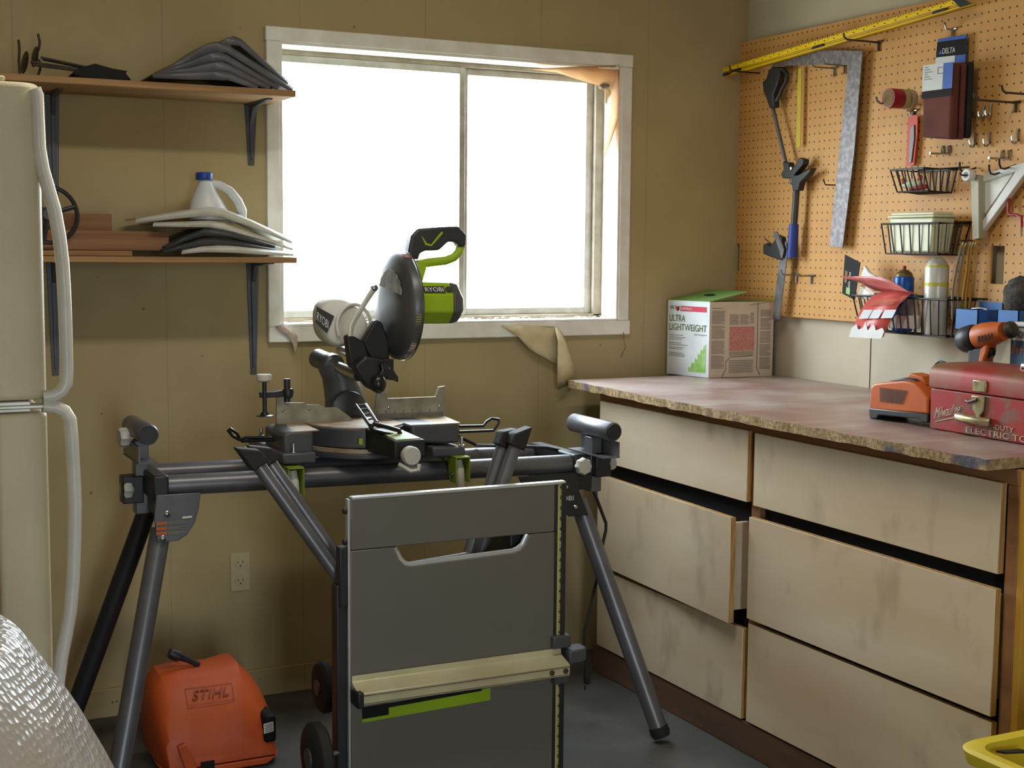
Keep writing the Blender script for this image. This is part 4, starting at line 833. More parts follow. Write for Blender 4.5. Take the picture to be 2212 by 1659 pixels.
# ---------------------------------------------------------------- scraps around the window
def sheet_thing(name, pts, vec, m, label, cat, solid=.001):
    q = MB(); q.prism(pts, vec); return tag(q.build(name, m, None), label, cat)
q = MB().sheet([[(-0.8552, -0.0220, 1.9479), (-0.7625, -0.0220, 1.9583), (-0.6681, -0.0220, 1.9688), (-0.5631, -0.0220, 1.9785), (-0.5223, -0.0220, 1.9827), (-0.5212, -0.0220, 1.9223), (-0.5238, -0.0220, 1.8691), (-0.5316, -0.0220, 1.8080), (-0.5553, -0.0220, 1.7385), (-0.5827, -0.0220, 1.6797)], [(-0.8422, 0.0000, 1.9497), (-0.7506, 0.0000, 1.9540), (-0.6729, 0.0000, 1.9530), (-0.5817, 0.0000, 1.9511), (-0.5264, 0.0000, 1.9470), (-0.5204, 0.0000, 1.9094), (-0.5215, 0.0000, 1.8712), (-0.5295, 0.0000, 1.8175), (-0.5498, 0.0000, 1.7555), (-0.5718, 0.0000, 1.6843)], [(-0.8252, 0.0300, 1.9541), (-0.7344, 0.0300, 1.9494), (-0.6630, 0.0300, 1.9327), (-0.5851, 0.0300, 1.9177), (-0.5349, 0.0300, 1.9069), (-0.5186, 0.0300, 1.8971), (-0.5164, 0.0300, 1.8742), (-0.5265, 0.0300, 1.8354), (-0.5435, 0.0300, 1.7809), (-0.5563, 0.0300, 1.6897)]])
q.sheet([[(-0.5851, 0.0300, 1.9177), (-0.5349, 0.0300, 1.9069), (-0.5186, 0.0300, 1.8971)], [(-0.5412, 0.0500, 1.9039), (-0.5194, 0.0500, 1.8959), (-0.5047, 0.0500, 1.8813)], [(-0.5347, 0.0600, 1.8652), (-0.5166, 0.0600, 1.8631), (-0.5020, 0.0600, 1.8577)]])
for v in q.bm.verts: v.co.x = min(v.co.x, WX1 - .0115)
tag(q.build('torn_blind', 'paper_orange', None, solid=.0008), 'torn peach paper blind drooping in the upper right corner of the window', 'paper')
tag(MB().ball((-0.5537, 0.0350, 1.9200), (.019, .016, .013), 20, 14).ball((-0.5673, 0.0300, 1.9142), (.012, .011, .01), 16, 10).build('wasp_nest', 'nest', None), 'small round grey wasp nest hanging in the upper right corner of the window', 'nest')
q = MB()
q.sheet([[(-0.9647, -0.0300, 1.1252), (-0.8842, -0.0300, 1.1223), (-0.8075, -0.0300, 1.1180), (-0.7540, -0.0300, 1.1109)], [(-0.9355, -0.0320, 1.1083), (-0.8679, -0.0320, 1.0859), (-0.8133, -0.0320, 1.0786), (-0.7545, -0.0320, 1.0682)], [(-0.9027, -0.0340, 1.0867), (-0.8602, -0.0340, 1.0646), (-0.8174, -0.0340, 1.0484), (-0.7603, -0.0340, 1.0317)], [(-0.8672, -0.0380, 1.0499), (-0.8364, -0.0380, 1.0309), (-0.8019, -0.0380, 1.0148), (-0.7619, -0.0380, 0.9922)]])
q.sheet([[(-0.7679, -0.0300, 1.1173), (-0.7505, -0.0300, 1.1078), (-0.7364, -0.0300, 1.0922)], [(-0.7659, -0.0500, 1.0696), (-0.7503, -0.0500, 1.0631), (-0.7292, -0.0500, 1.0474)], [(-0.7753, -0.0660, 0.9994), (-0.7476, -0.0660, 0.9909), (-0.7091, -0.0660, 0.9744)], [(-0.7714, -0.0600, 0.9484), (-0.7437, -0.0600, 0.9444), (-0.7228, -0.0600, 0.9406)], [(-0.7612, -0.0450, 0.9099), (-0.7456, -0.0450, 0.9155), (-0.7248, -0.0450, 0.9239)]])
q.sheet([[(-0.9011, -0.0300, 1.1226), (-0.8332, -0.0300, 1.1199), (-0.7679, -0.0300, 1.1173)], [(-0.8610, 0.0500, 1.1269), (-0.7919, 0.0500, 1.1273), (-0.7394, 0.0500, 1.1264)]])
tag(q.build('draped_cloth', 'cloth_tan', None, solid=.0012), 'dirty tan cloth draped over the window sill above the worktop corner', 'cloth')
q = MB().sheet([[(-1.7160, -0.0300, 1.1339), (-1.6931, -0.0300, 1.1418), (-1.6759, -0.0300, 1.1374)], [(-1.7031, -0.0340, 1.1200), (-1.6745, -0.0340, 1.1167), (-1.6471, -0.0340, 1.1050)], [(-1.6768, -0.0320, 1.1027), (-1.6597, -0.0320, 1.0856), (-1.6481, -0.0320, 1.0797)], [(-1.6620, -0.0300, 1.0799), (-1.6549, -0.0300, 1.0573), (-1.6564, -0.0300, 1.0462)]])
tag(q.build('paper_scrap', 'scrap_pink', None, solid=.0008), 'pinkish torn scrap dangling over the lower left window sill corner', 'scrap')
q = MB().sheet([[(-1.6896, 0.0200, 1.3001), (-1.6853, 0.0200, 1.2973)], [(-1.6914, 0.0200, 1.2512), (-1.6799, 0.0200, 1.2442)], [(-1.6917, 0.0200, 1.2163), (-1.6758, 0.0200, 1.2119)], [(-1.6921, 0.0200, 1.1729), (-1.6775, 0.0200, 1.1839)]])
tag(q.build('paper_scrap', 'scrap_orange', None, solid=.0008), 'orange scrap of paper stuck to the left window jamb', 'scrap')
random.seed(11); q = MB()
for k in range(90):
    x_ = random.uniform(-1.68, -.53); y_ = random.uniform(.0, .08); s = random.uniform(.004, .014); a = random.uniform(0, PI)
    z_ = WZ0 + .0045
    q.prism([(x_ + s * math.cos(a + t), y_ + .6 * s * math.sin(a + t), z_ + random.uniform(0, .006)) for t in (0, 1.6, 3.4, 5)], (0, 0, .001))
tag(q.build('paint_flakes', 'scrap_pink', None), 'peeling paint flakes and dirt littering the window sill', 'debris', kind='stuff')
# ---------------------------------------------------------------- yellow tote in the lower right corner
yb = thing('yellow_tote', 'yellow plastic tote cut off by the lower right corner of the picture', 'tote', (-.8, -2.55, 0))
def rrect(xa, xb, ya, yb_, r, z, n=6):
    P = []
    for cx, cy, a0_ in ((xb - r, yb_ - r, 0), (xa + r, yb_ - r, PI / 2), (xa + r, ya + r, PI), (xb - r, ya + r, PI * 1.5)):
        for k in range(n + 1): P.append(V((cx + r * math.cos(a0_ + k * PI / 2 / n), cy + r * math.sin(a0_ + k * PI / 2 / n), z)))
    return P
tx0, tx1, ty0, ty1, tz = -1.125, -.55, -2.72, -2.235, .485
q = MB(); q.rings([rrect(tx0 + .05, tx1 - .05, ty0 + .05, ty1 - .05, .05, 0), rrect(tx0 + .02, tx1 - .02, ty0 + .02, ty1 - .02, .05, tz - .02), rrect(tx0 + .026, tx1 - .026, ty0 + .026, ty1 - .026, .045, tz - .02), rrect(tx0 + .056, tx1 - .056, ty0 + .056, ty1 - .056, .045, .006)])
q.build('body', 'bin_yellow', yb)
q = MB(); q.rings([rrect(tx0 + .004, tx1 - .004, ty0 + .004, ty1 - .004, .05, tz - .022), rrect(tx0, tx1, ty0, ty1, .05, tz), rrect(tx0 + .008, tx1 - .008, ty0 + .008, ty1 - .008, .046, tz + .006), rrect(tx0 + .03, tx1 - .03, ty0 + .03, ty1 - .03, .04, tz + .004), rrect(tx0 + .03, tx1 - .03, ty0 + .03, ty1 - .03, .04, tz - .02)], closed=True)
q.build('rim', 'bin_yellow', yb)
MB().prism([(tx0 + .06, ty1 - .05, tz - .006), (tx0 + .11, ty1 - .058, tz - .008), (tx0 + .12, ty1 - .07, tz - .01), (tx0 + .07, ty1 - .064, tz - .006)], (0, 0, .004)).build('latch', 'black_plastic', yb)

tag(MB().tube([(-0.5010, -0.0260, 1.0936), (-0.4986, -0.0260, 1.0653), (-0.4909, -0.0260, 1.0431), (-0.5015, -0.0260, 1.0276), (-0.5085, -0.0260, 1.0089)], [.0012, .001, .001, .0014, .0016], 6).build('cobweb_strand', 'kick_wood', None), 'thin brown cobweb strand dangling below the lower right corner of the window', 'cobweb')

# ---------------------------------------------------------------- things standing on the worktop
WT = .9485
# joint compound carton
bx = thing('carton', 'white and green joint compound carton in the far corner of the worktop', 'box', (-.19, -.13, WT))
bA, bB, bC_ = V((-.325, -.025, WT)), V((-.287, -.222, WT)), V((-.036, -.236, WT)); bD = bA + bC_ - bB
hB = .253; up_ = V((0, 0, hB))
for n_, p0, p1, m_ in (('front_panel', bA, bB, 'card_white'), ('side_panel', bB, bC_, 'card_kraft'), ('back_panel', bC_, bD, 'card_kraft'), ('end_panel', bD, bA, 'card_kraft')):
    nn = (p1 - p0).cross(V((0, 0, 1))).normalized()
    f_ = MB().prism([p0, p1, p1 + up_, p0 + up_], -nn * .002).build(n_, m_, bx)
    if n_ == 'front_panel': fp = f_
    if n_ == 'side_panel': sp_ = f_
MB().prism([bA + V((.004, -.004, .003)), bB + V((.004, .004, .003)), bC_ + V((-.004, .004, .003)), bD + V((-.004, -.004, .003))], (0, 0, .002)).build('bottom_panel', 'card_kraft', bx)
fA, fB = bA + up_, bB + up_
fd = (bC_ - bB).normalized()
fl0 = [fA, fB, fB + fd * .15 + V((0, 0, .032)), fA + fd * .165 + V((0, 0, .034))]
flap = MB().prism(fl0, (0, 0, .002)).build('top_flap', 'card_green', bx)
MB().lathe(on_quad(fl0, .5, .52) + V((0, 0, .0016)), (fl0[1] - fl0[0]).cross(fl0[3] - fl0[0]), [(0, .028), (.0012, .028)], 24, sq=.55).build('hand_hole', 'dark', flap)
MB().prism([bC_ + up_, bD + up_, bD + up_ - fd * .1 + V((0, 0, -.012)), bC_ + up_ - fd * .1 + V((0, 0, -.012))], (0, 0, .002)).build('top_flap', 'card_green', bx)
FQ = [bA, bB, bB + up_, bA + up_]
T = lambda s, u0, v0, u1, v1, m_, **k: qtext(s, FQ, u0, v0, u1, v1, m_, fp, lift=.0008, **k)
T('USG', .06, .885, .165, .93, 'print_dark')
q = MB()
for P_, m_ in (([(.19, .945), (.235, .915), (.235, .855), (.19, .885)], 'print_red'), ([(.235, .915), (.285, .93), (.285, .875), (.235, .855)], 'print_dark')):
    pp = [on_quad(FQ, *t) for t in P_]; n_ = (bB - bA).cross(V((0, 0, 1))).normalized()
    MB().prism([p_ + n_ * .0004 for p_ in pp], n_ * .0005).build('emblem', m_, fp, smooth=False)
q = MB(); qpatch(FQ, .31, .86, .93, .93, .0006, q); rd = q.build('red_band', 'print_red', fp, smooth=False)
qtext('SHEETROCK', FQ, .33, .88, .60, .912, 'print_white', rd, lift=.0012)
T('ULTRA', .05, .72, .43, .81, 'print_green', bold=.005); T('LIGHTWEIGHT', .05, .60, .94, .69, 'print_green', bold=.005)
T('Joint Compound', .65, .545, .94, .57, 'print_grey')
q = MB()
for v in (.53, .50, .475, .425, .40, .365, .345, .29, .27, .25): qpatch(FQ, .05, v, .05 + random.uniform(.2, .46), v + .008, .0006, q)
q.build('small_print', 'print_grey', fp, smooth=False)
st_ = [(.93, .06), (.93, .44), (.88, .41), (.86, .34), (.82, .37), (.80, .29), (.75, .31), (.73, .22), (.68, .25), (.66, .17), (.61, .19), (.58, .11), (.53, .12), (.52, .06)]
n_ = (bB - bA).cross(V((0, 0, 1))).normalized()
MB().prism([on_quad(FQ, *t) + n_ * .0004 for t in st_], n_ * .0004).build('leaf_artwork', 'print_lime', fp, smooth=False)
SQ_ = [bB, bC_, bC_ + up_, bB + up_]
q = MB()
for u0, u1, v0, v1, stp in ((.035, .235, .12, .92, .018), (.31, .45, .70, .85, .014), (.47, .61, .70, .85, .014), (.63, .69, .72, .86, .02), (.79, .96, .10, .90, .016), (.31, .69, .06, .22, .022), (.31, .69, .29, .335, .014)):
    v = v0; k = 0
    while v < v1:
        k += 1
        if k % 11: qpatch(SQ_, u0, v, u1 - random.uniform(0, .25) * (u1 - u0) * (k % 5 == 0), v + stp * .42, .0006, q)
        v += stp
q.build('small_print', 'print_grey', sp_, smooth=False)
q = MB(); qpatch(SQ_, .31, .35, .70, .67, .0006, q); q.build('pink_block', 'print_pink', sp_, smooth=False)
q = MB()
for a_, b_ in (((.745, .12), (.752, .99)), ((.26, .1), (.266, .2))): qpatch(SQ_, a_[0], a_[1], b_[0], b_[1], .0007, q)
ns = (bC_ - bB).cross(V((0, 0, 1))).normalized()
for a_, b_ in (((.745, .12), (.80, .02)), ((.26, .1), (.20, .0)), ((.26, .2), (.33, .27)), ((.33, .27), (.68, .28))):
    A_, B_ = on_quad(SQ_, *a_) + ns * .0007, on_quad(SQ_, *b_) + ns * .0007
    w_ = (B_ - A_).cross(ns).normalized() * .001
    q.prism([A_ - w_, B_ - w_, B_ + w_, A_ + w_], ns * .0004)
q.build('cut_line', 'kick_wood', sp_, smooth=False)
# battery charger
ch = thing('battery_charger', 'orange and black power tool battery charger on the worktop left of the red tool box', 'charger', (-.47, -1.4, WT))
d_ = (.13, .03, 0)
MB().prism([(-0.5350, -1.3058, 0.9710), (-0.5350, -1.3083, 1.0260), (-0.5350, -1.3200, 1.0378), (-0.5350, -1.3508, 1.0441), (-0.5350, -1.4293, 1.0558), (-0.5350, -1.4620, 1.0541), (-0.5350, -1.4918, 1.0387), (-0.5350, -1.5149, 1.0206), (-0.5350, -1.5170, 0.9813)], d_).build('shell', 'orange_tool', ch, bevel=.005, seg=3)
MB().prism([(-0.5360, -1.3050, 0.9745), (-0.5360, -1.5180, 0.9826), (-0.5360, -1.5192, 0.9601), (-0.5360, -1.4986, 0.9589), (-0.5360, -1.4886, 0.9668), (-0.5360, -1.3424, 0.9596), (-0.5360, -1.3360, 0.9494), (-0.5360, -1.3098, 0.9476)], d_).build('base', 'black_plastic', ch, bevel=.003)
CQ = [(-0.5365, -1.3464, 0.9943), (-0.5365, -1.4306, 0.9972), (-0.5365, -1.4485, 1.0335), (-0.5365, -1.3445, 1.0318)]
q = MB()
for k in range(15): qpatch(CQ, .02 + k * .066, .0, .05 + k * .066, .98, .0006, q)
q.build('vent_slots', 'black_plastic', ch, smooth=False)
MB().prism([(-0.5150, -1.3501, 1.0480), (-0.5150, -1.4069, 1.0601), (-0.5150, -1.4398, 1.0606), (-0.5150, -1.4730, 1.0453), (-0.5150, -1.4948, 1.0246), (-0.5150, -1.4924, 1.0107), (-0.5150, -1.4627, 1.0260), (-0.5150, -1.4293, 1.0412)], (.085, .02, 0)).build('battery_well', 'black_plastic', ch, bevel=.003)
MB().prism([(-0.5000, -1.3909, 1.0465), (-0.5000, -1.4096, 1.0714), (-0.5000, -1.4556, 1.0672), (-0.5000, -1.4727, 1.0470), (-0.5000, -1.4509, 1.0335)], (.05, .01, 0)).build('contact_block', 'orange_tool', ch, bevel=.003)
MB().tube([(-0.4000, -1.3374, 1.0309), (-0.4000, -1.3519, 1.0442), (-0.4000, -1.3780, 1.0560), (-0.4000, -1.4103, 1.0659)], .0032, 8).build('cord', 'black_plastic', ch)
MB().tube([(-0.3800, -1.3688, 1.0772), (-0.3800, -1.3747, 1.0895), (-0.3800, -1.3876, 1.0965), (-0.3800, -1.4040, 1.0942), (-0.3800, -1.4240, 1.0852)], .0032, 8).build('cord', 'black_plastic', ch)
# red steel tool box
tb = thing('tool_box', 'scratched red steel tool box with chrome latch at the right end of the worktop', 'toolbox', (-.43, -1.75, WT))
P0 = V((-.533, -1.522, WT)); e1 = V((-.035, -1, 0)).normalized(); e2 = V((1, -.035, 0)); Lb, Db, Hb = .46, .2, .098
def bq(z0, z1, o=0.0): return [P0 + e1 * -o + e2 * -o + V((0, 0, z0)), P0 + e1 * (Lb + o) + e2 * -o + V((0, 0, z0)), P0 + e1 * (Lb + o) + e2 * (Db + o) + V((0, 0, z0)), P0 + e1 * -o + e2 * (Db + o) + V((0, 0, z0))]
MB().rings([bq(0, 0), bq(Hb, 0)]).build('box_body', 'toolbox_red', tb, bevel=.003)
prof = [(0, Hb + .002), (0, Hb + .036), (.004, Hb + .048), (.014, Hb + .056), (.03, Hb + .060), (Db - .03, Hb + .060), (Db, Hb + .05), (Db, Hb + .002)]
lidq = MB().prism([P0 + e1 * -.004 + e2 * (a - .003) + V((0, 0, c_)) for a, c_ in prof], e1 * (Lb + .008)).build('box_lid', 'toolbox_lid', tb, bevel=.002)
MB().tube([P0 + e1 * .2 + e2 * .09 + V((0, 0, Hb + .058)), P0 + e1 * .205 + e2 * .09 + V((0, 0, Hb + .068)), P0 + e1 * .36 + e2 * .09 + V((0, 0, Hb + .068)), P0 + e1 * .365 + e2 * .09 + V((0, 0, Hb + .058))], [.005, .0085, .0085, .005], 12).build('carry_handle', 'chrome', lidq)
def fpt(u, z, o=.001): return P0 + e1 * u - e2 * o + V((0, 0, z))
la = MB().prism([fpt(.148, .104), fpt(.19, .104), fpt(.19, .132), fpt(.148, .132)], -e2 * .007).build('latch', 'brass', tb, bevel=.003)
MB().prism([fpt(.144, .094), fpt(.186, .096), fpt(.184, .062), fpt(.172, .045), fpt(.164, .045), fpt(.150, .062)], -e2 * .006).build('hasp', 'brass', la, bevel=.002)
MB().tube([fpt(.128, .08, .006), fpt(.14, .078, .01), fpt(.165, .086, .008)], .004, 8).build('latch_lever', 'dark_steel', la)
MB().tube([fpt(.102, .040, .006), fpt(.112, .040, .013), fpt(.195, .038, .013), fpt(.208, .038, .006)], [.009, .0105, .0105, .011], 12).build('front_handle', 'brass', tb)
TQ = [fpt(0, 0), fpt(Lb, 0), fpt(Lb, Hb), fpt(0, Hb)]
text('Milwaukee', fpt(.018, .026), e1 + V((0, 0, .24)), (0, -.1, 1), .026, 'worn_white', tb, width=.088, shear=.3, name='lettering')
q = MB(); A_, B_ = fpt(.02, .017), fpt(.085, .034); q.prism([A_, B_, B_ + V((0, 0, .003)), A_ + V((0, 0, .0015))], -e2 * .0006); q.build('underline', 'worn_white', tb)
text('HEAVY-DUTY', fpt(.146, .0235), e1, (0, 0, 1), .011, 'worn_white', tb, width=.13)
text('ELECTRIC TOOL', fpt(.126, .0055), e1, (0, 0, 1), .0135, 'worn_white', tb, width=.235)
# impact driver behind the tool box
dr = thing('impact_driver', 'orange and black cordless impact driver standing behind the red tool box', 'drill', (-.27, -1.45, WT))
a0, a1 = V((-0.2700, -1.3767, 1.1501)), V((-0.2700, -1.5084, 1.1803)); ax = (a1 - a0); ln_ = ax.length
MB().lathe(a0 - ax * .24, ax, [(0, .010), (.004, .026), (.016, .034), (.045, .036), (.058, .032)], 26).build('motor_cap', 'black_plastic', dr)
MB().lathe(a0 + ax * .22, ax, [(0, .031), (.02, .033), (.05, .031), (.075, .026), (.09, .023)], 26).build('gear_case', 'orange_tool', dr)
MB().lathe(a0 + ax * 1.02, ax, [(0, .022), (.008, .021), (.016, .014), (.018, .008)], 22).build('nose', 'dark_steel', dr)
vq = [(-0.3020, -1.4367, 1.1428), (-0.3020, -1.4921, 1.1568), (-0.3020, -1.4896, 1.1740), (-0.3020, -1.4341, 1.1614)]
q = MB()
for k in range(5): qpatch(vq, .04 + k * .2, .05, .14 + k * .2, .95, .0005, q)
q.build('side_vents', 'dark', dr, smooth=False)
gp = [(-0.2700, -1.3827, 1.1289), (-0.2700, -1.4383, 1.1350), (-0.2700, -1.4426, 1.0857), (-0.2700, -1.4559, 1.0158), (-0.2700, -1.3973, 1.0101), (-0.2700, -1.3853, 1.0811)]
MB().prism([V(t) + V((-.016, 0, 0)) for t in gp], (.032, 0, 0)).build('grip', 'black_plastic', dr, bevel=.009, seg=3)
MB().prism([V(t) + V((-.018, 0, 0)) for t in [(-0.2700, -1.4307, 1.1298), (-0.2700, -1.4535, 1.1431), (-0.2700, -1.4531, 1.1219), (-0.2700, -1.4434, 1.0999), (-0.2700, -1.4496, 1.0152), (-0.2700, -1.4276, 1.0130), (-0.2700, -1.4237, 1.0842)]], (.036, 0, 0)).build('grip_front', 'orange_tool', dr, bevel=.004)
MB().prism([V(t) + V((-.008, 0, 0)) for t in [(-0.2700, -1.4540, 1.1337), (-0.2700, -1.4606, 1.1271), (-0.2700, -1.4599, 1.1130), (-0.2700, -1.4478, 1.1050), (-0.2700, -1.4437, 1.1212)]], (.016, 0, 0)).build('trigger', 'black_gloss', dr, bevel=.002)
gb_ = V((-0.2700, -1.4244, 1.0127)); MB().box((-.305, gb_.y - .06, WT), (-.235, gb_.y + .045, gb_.z + .01)).build('battery', 'black_plastic', dr, bevel=.006)
# powder tin
tn = thing('powder_tin', 'tall blue tin with white lettered band behind the red tool box', 'tin', (-.2, -1.6, WT))
tq = [(-0.2400, -1.4841, 1.0410), (-0.2400, -1.5768, 1.0494), (-0.2400, -1.5686, 1.1923), (-0.2400, -1.4759, 1.1873)]; y0_, y1_, z1_ = tq[0][1], tq[0][1] - .15, tq[3][2]
MB().box((-.24, y1_, WT), (-.16, y0_, z1_)).build('tin_body', 'tin_blue', tn, bevel=.004)
MB().box((-.242, y1_ - .002, z1_ + .0005), (-.158, y0_ + .002, z1_ + .012)).build('tin_rim', 'print_white', tn, bevel=.003)
DQ = [V((-.2405, y0_, z1_ - .06)), V((-.2405, y1_, z1_ - .06)), V((-.2405, y1_, z1_)), V((-.2405, y0_, z1_))]
q = MB(); qpatch(DQ, .03, .44, .97, .92, .0006, q); wb = q.build('white_band', 'print_white', tn, smooth=False)
qtext('SMOK', DQ, .06, .55, .36, .84, 'print_dark', wb, lift=.0014)
qtext('3/4 HE', DQ, .03, -.15, .42, .27, 'print_orange', tn, lift=.001)

# ---------------------------------------------------------------- pegboard on furring strips
PX = -.03
slot = [(-0.0300, -1.1998, 1.2868), (-0.0300, -1.2488, 1.2855), (-0.0300, -1.2479, 1.3914), (-0.0300, -1.2024, 1.3926)]
sy0, sy1 = slot[0][1] , slot[1][1]; sz0, sz1 = slot[0][2], slot[2][2]
pbY1, pbZ0, pbZ1 = -2.45, 1.1535, 2.092
b = MB()
nz0, nz1 = [(-0.0300, -0.0045, 1.3011), (-0.0300, -0.0006, 1.3955)][0][2], [(-0.0300, -0.0045, 1.3011), (-0.0300, -0.0006, 1.3955)][1][2]
b.box((PX, -.022, pbZ0), (PX + .006, -.001, nz0)).box((PX, -.022, nz1), (PX + .006, -.001, pbZ1))
b.box((PX, sy0, pbZ0), (PX + .006, -.022, pbZ1)).box((PX, sy1, pbZ0), (PX + .006, sy0, sz0)).box((PX, sy1, sz1), (PX + .006, sy0, pbZ1)).box((PX, pbY1, pbZ0), (PX + .006, sy1, pbZ1))
pb_ = b.build('pegboard', 'pegboard', None, loc=(0, 0, 0), smooth=False)
tag(pb_, 'large tan pegboard with rows of holes on the right wall above the workbench', 'pegboard')
b = MB()
for z_ in (pbZ0 + .004, 1.60, pbZ1 - .04): b.box((PX + .0065, pbY1, z_), (-.0005, -.03, z_ + .036))
b.build('furring_strip', 'furring', pb_)
def px_thing(name, pts, th, m, label, cat, group=None, bevel=0.0, solid_m=None):
    return tag(MB().prism(pts, (th, 0, 0)).build(name, m, None, bevel=bevel), label, cat, group)
# ---- hooks
def J(p, out=.020, up=.012, drop=.026):
    p = V(p); return [p + V((0, 0, up)), p + V((-.003, 0, up * .3)), p + V((-.003, 0, -drop * .7)), p + V((-.007, 0, -drop)), p + V((-out * .75, .002, -drop)), p + V((-out, .004, -drop * .6)), p + V((-out, .004, -drop * .25))]
def hook(name, pts, r, m, label, group='pegboard hooks'):
    return tag(MB().tube(pts, r, 8).build(name, m, None), label, 'hook', group)
jp = [(-0.0310, -1.1554, 1.7665), (-0.0310, -1.1808, 1.7681), (-0.0310, -1.1268, 1.6914), (-0.0310, -1.1784, 1.6905), (-0.0310, -1.2794, 1.6923)]
for p_, l_ in zip(jp, ('left chrome J hook of the adjoining pair high on the right side of the pegboard', 'right chrome J hook of the adjoining pair high on the right side of the pegboard', 'empty chrome J hook nearest the sanding belt pack in the lower row', 'empty chrome J hook in the middle of the lower row right of the sanding belts', 'empty chrome J hook by the right picture edge in the lower row')):
    hook('peg_hook', J(p_), .0034, 'chrome', l_)
def stub(p, label):
    p = V(p); o = MB().tube([p + V((0, 0, .012)), p + V((-.004, 0, .006)), p + V((-.004, 0, -.008)), p + V((-.01, .001, -.01)), p + V((-.045, .004, -.009))], .0034, 8)
    o.tube([p + V((-.004, -.0254, -.008)), p + V((-.004, -.0254, .012))], .0034, 8).tube([p + V((-.004, 0, -.009)), p + V((-.004, -.0254, -.009))], .0024, 6)
    tag(o.build('peg_hook', 'chrome', None), label, 'hook', 'pegboard hooks')
stub((-0.0310, -1.0012, 1.6631), 'short straight double chrome peg below the sanding belts'); stub((-0.0310, -1.2267, 1.6374), 'short straight double chrome peg above the white shelf bracket')
def long_peg(p, L_, label, m='dark_steel', r=.003, tee=True, rise=.0):
    p = V(p); o = MB().tube([p, p + V((-L_ * .92, 0, rise)), p + V((-L_, 0, rise + .006)), p + V((-L_ - .004, 0, rise + .018))], r, 8)
    if tee: o.tube([p + V((-.004, 0, .004)), p + V((-.004, 0, -.026))], r * 1.3, 8).tube([p + V((-.004, .016, .002)), p + V((-.004, -.016, .002))], r * 1.1, 8)
    return tag(o.build('long_peg', m, None), label, 'hook', 'pegboard hooks')
long_peg((-0.0310, -1.2699, 1.7740), .15, 'long empty steel peg hook right of the sanding belts')
long_peg((-0.0310, -1.3360, 1.7886), .12, 'long dark peg hook with upturned tip cut by the right picture edge')
long_peg((-0.0310, -0.7167, 2.0026), .135, 'long dark peg carrying the middle of the yellow level')
long_peg((-0.0310, -0.1130, 1.9763), .12, 'long dark peg carrying the left end of the yellow level', tee=False)
long_peg((-0.0310, -0.5127, 1.9479), .09, 'thin steel peg carrying the steel square from its left', 'steel', .0022)
long_peg((-0.0310, -0.5615, 1.9511), .085, 'thin steel peg carrying the steel square next to its inside corner', 'steel', .0022)
long_peg((-0.0310, -0.5391, 1.5814), .05, 'thin dark peg with round tip beside the steel square blade', 'dark_steel', .0022, False)
long_peg((-0.0310, -0.3397, 1.5917), .03, 'thin bright peg behind the lopper joint', 'steel', .002, False)
long_peg((-0.0310, -0.3507, 1.2935), .062, 'left thin steel peg of the low empty pair near the blue grip', 'steel', .0026)
long_peg((-0.0310, -0.4278, 1.2921), .062, 'right thin steel peg of the low empty pair near the blue grip', 'steel', .0026)
long_peg((-0.0310, -1.0251, 1.9996), .03, 'short steel peg holding up the sanding belt card', 'chrome', .003)
long_peg((-0.0310, -0.8710, 1.8013), .135, 'steel peg threaded through the tape rolls', 'steel', .003)
long_peg((-0.0310, -0.8777, 1.7847), .03, 'short bright peg holding the red blade card', 'chrome', .003)
# ---- yellow level
lv_ = thing('level', 'long yellow aluminium spirit level resting on pegs along the top of the pegboard', 'level', (-.09, -.6, 2.0))
LP = [(-0.1000, 0.0135, 2.0030), (-0.1000, -1.1174, 2.0691), (-0.1000, -1.1601, 2.0441), (-0.1000, 0.0012, 1.9732)]
a_, b_, c_, d_ = (V(t) for t in LP)
m0, m1 = along(d_, a_, .45), along(c_, b_, .42)
MB().prism([m0, m1, b_, a_], (.006, 0, 0)).build('scale_face', 'level_yellow', lv_, bevel=.001)
MB().prism([d_ + V((.012, 0, 0)), c_ + V((.012, 0, 0)), m1 + V((.004, 0, 0)), m0 + V((.004, 0, 0))], (.014, 0, 0)).build('web', 'level_yellow_dark', lv_, bevel=.001)
MB().prism([d_ + V((.0, 0, 0)), c_ + V((.0, 0, 0)), along(c_, m1, .3), along(d_, m0, .3)], (.026, 0, 0)).build('lower_flange', 'level_yellow', lv_, bevel=.001)
q = MB(); SQL = [m0, m1, b_, a_]
for k in range(96):
    u = .02 + k * .01; qpatch(SQL, u, .78 if k % 4 else .62, u + .0022, .96, .0006, q)
    if k % 4 == 2: qpatch(SQL, u, .22, u + .004, .42, .0006, q)
q.build('scale_marks', 'black_label', lv_, smooth=False)
for u in (.06, .44, .9):
    pp = [along(along(d_, c_, u + du), along(m0, m1, u + du), v) + V((-.001, 0, 0)) for du, v in ((-.025, .25), (.02, .2), (.03, .8), (-.012, .85))]
    MB().prism(pp, (.03, 0, 0)).build('vial_window', 'black_plastic', lv_)
MB().prism([along(d_, c_, .965), c_ + V((0, -.004, 0)), b_ + V((0, -.004, 0)), along(a_, b_, .975)], (-.002, 0, 0)).build('end_cap', 'black_plastic', lv_)
MB().prism([d_ + V((0, .003, 0)), along(d_, c_, .04), along(d_, c_, .03) + V((0, 0, .008)), d_ + V((0, .003, .008))], (-.002, 0, 0)).build('end_cap', 'black_plastic', lv_)
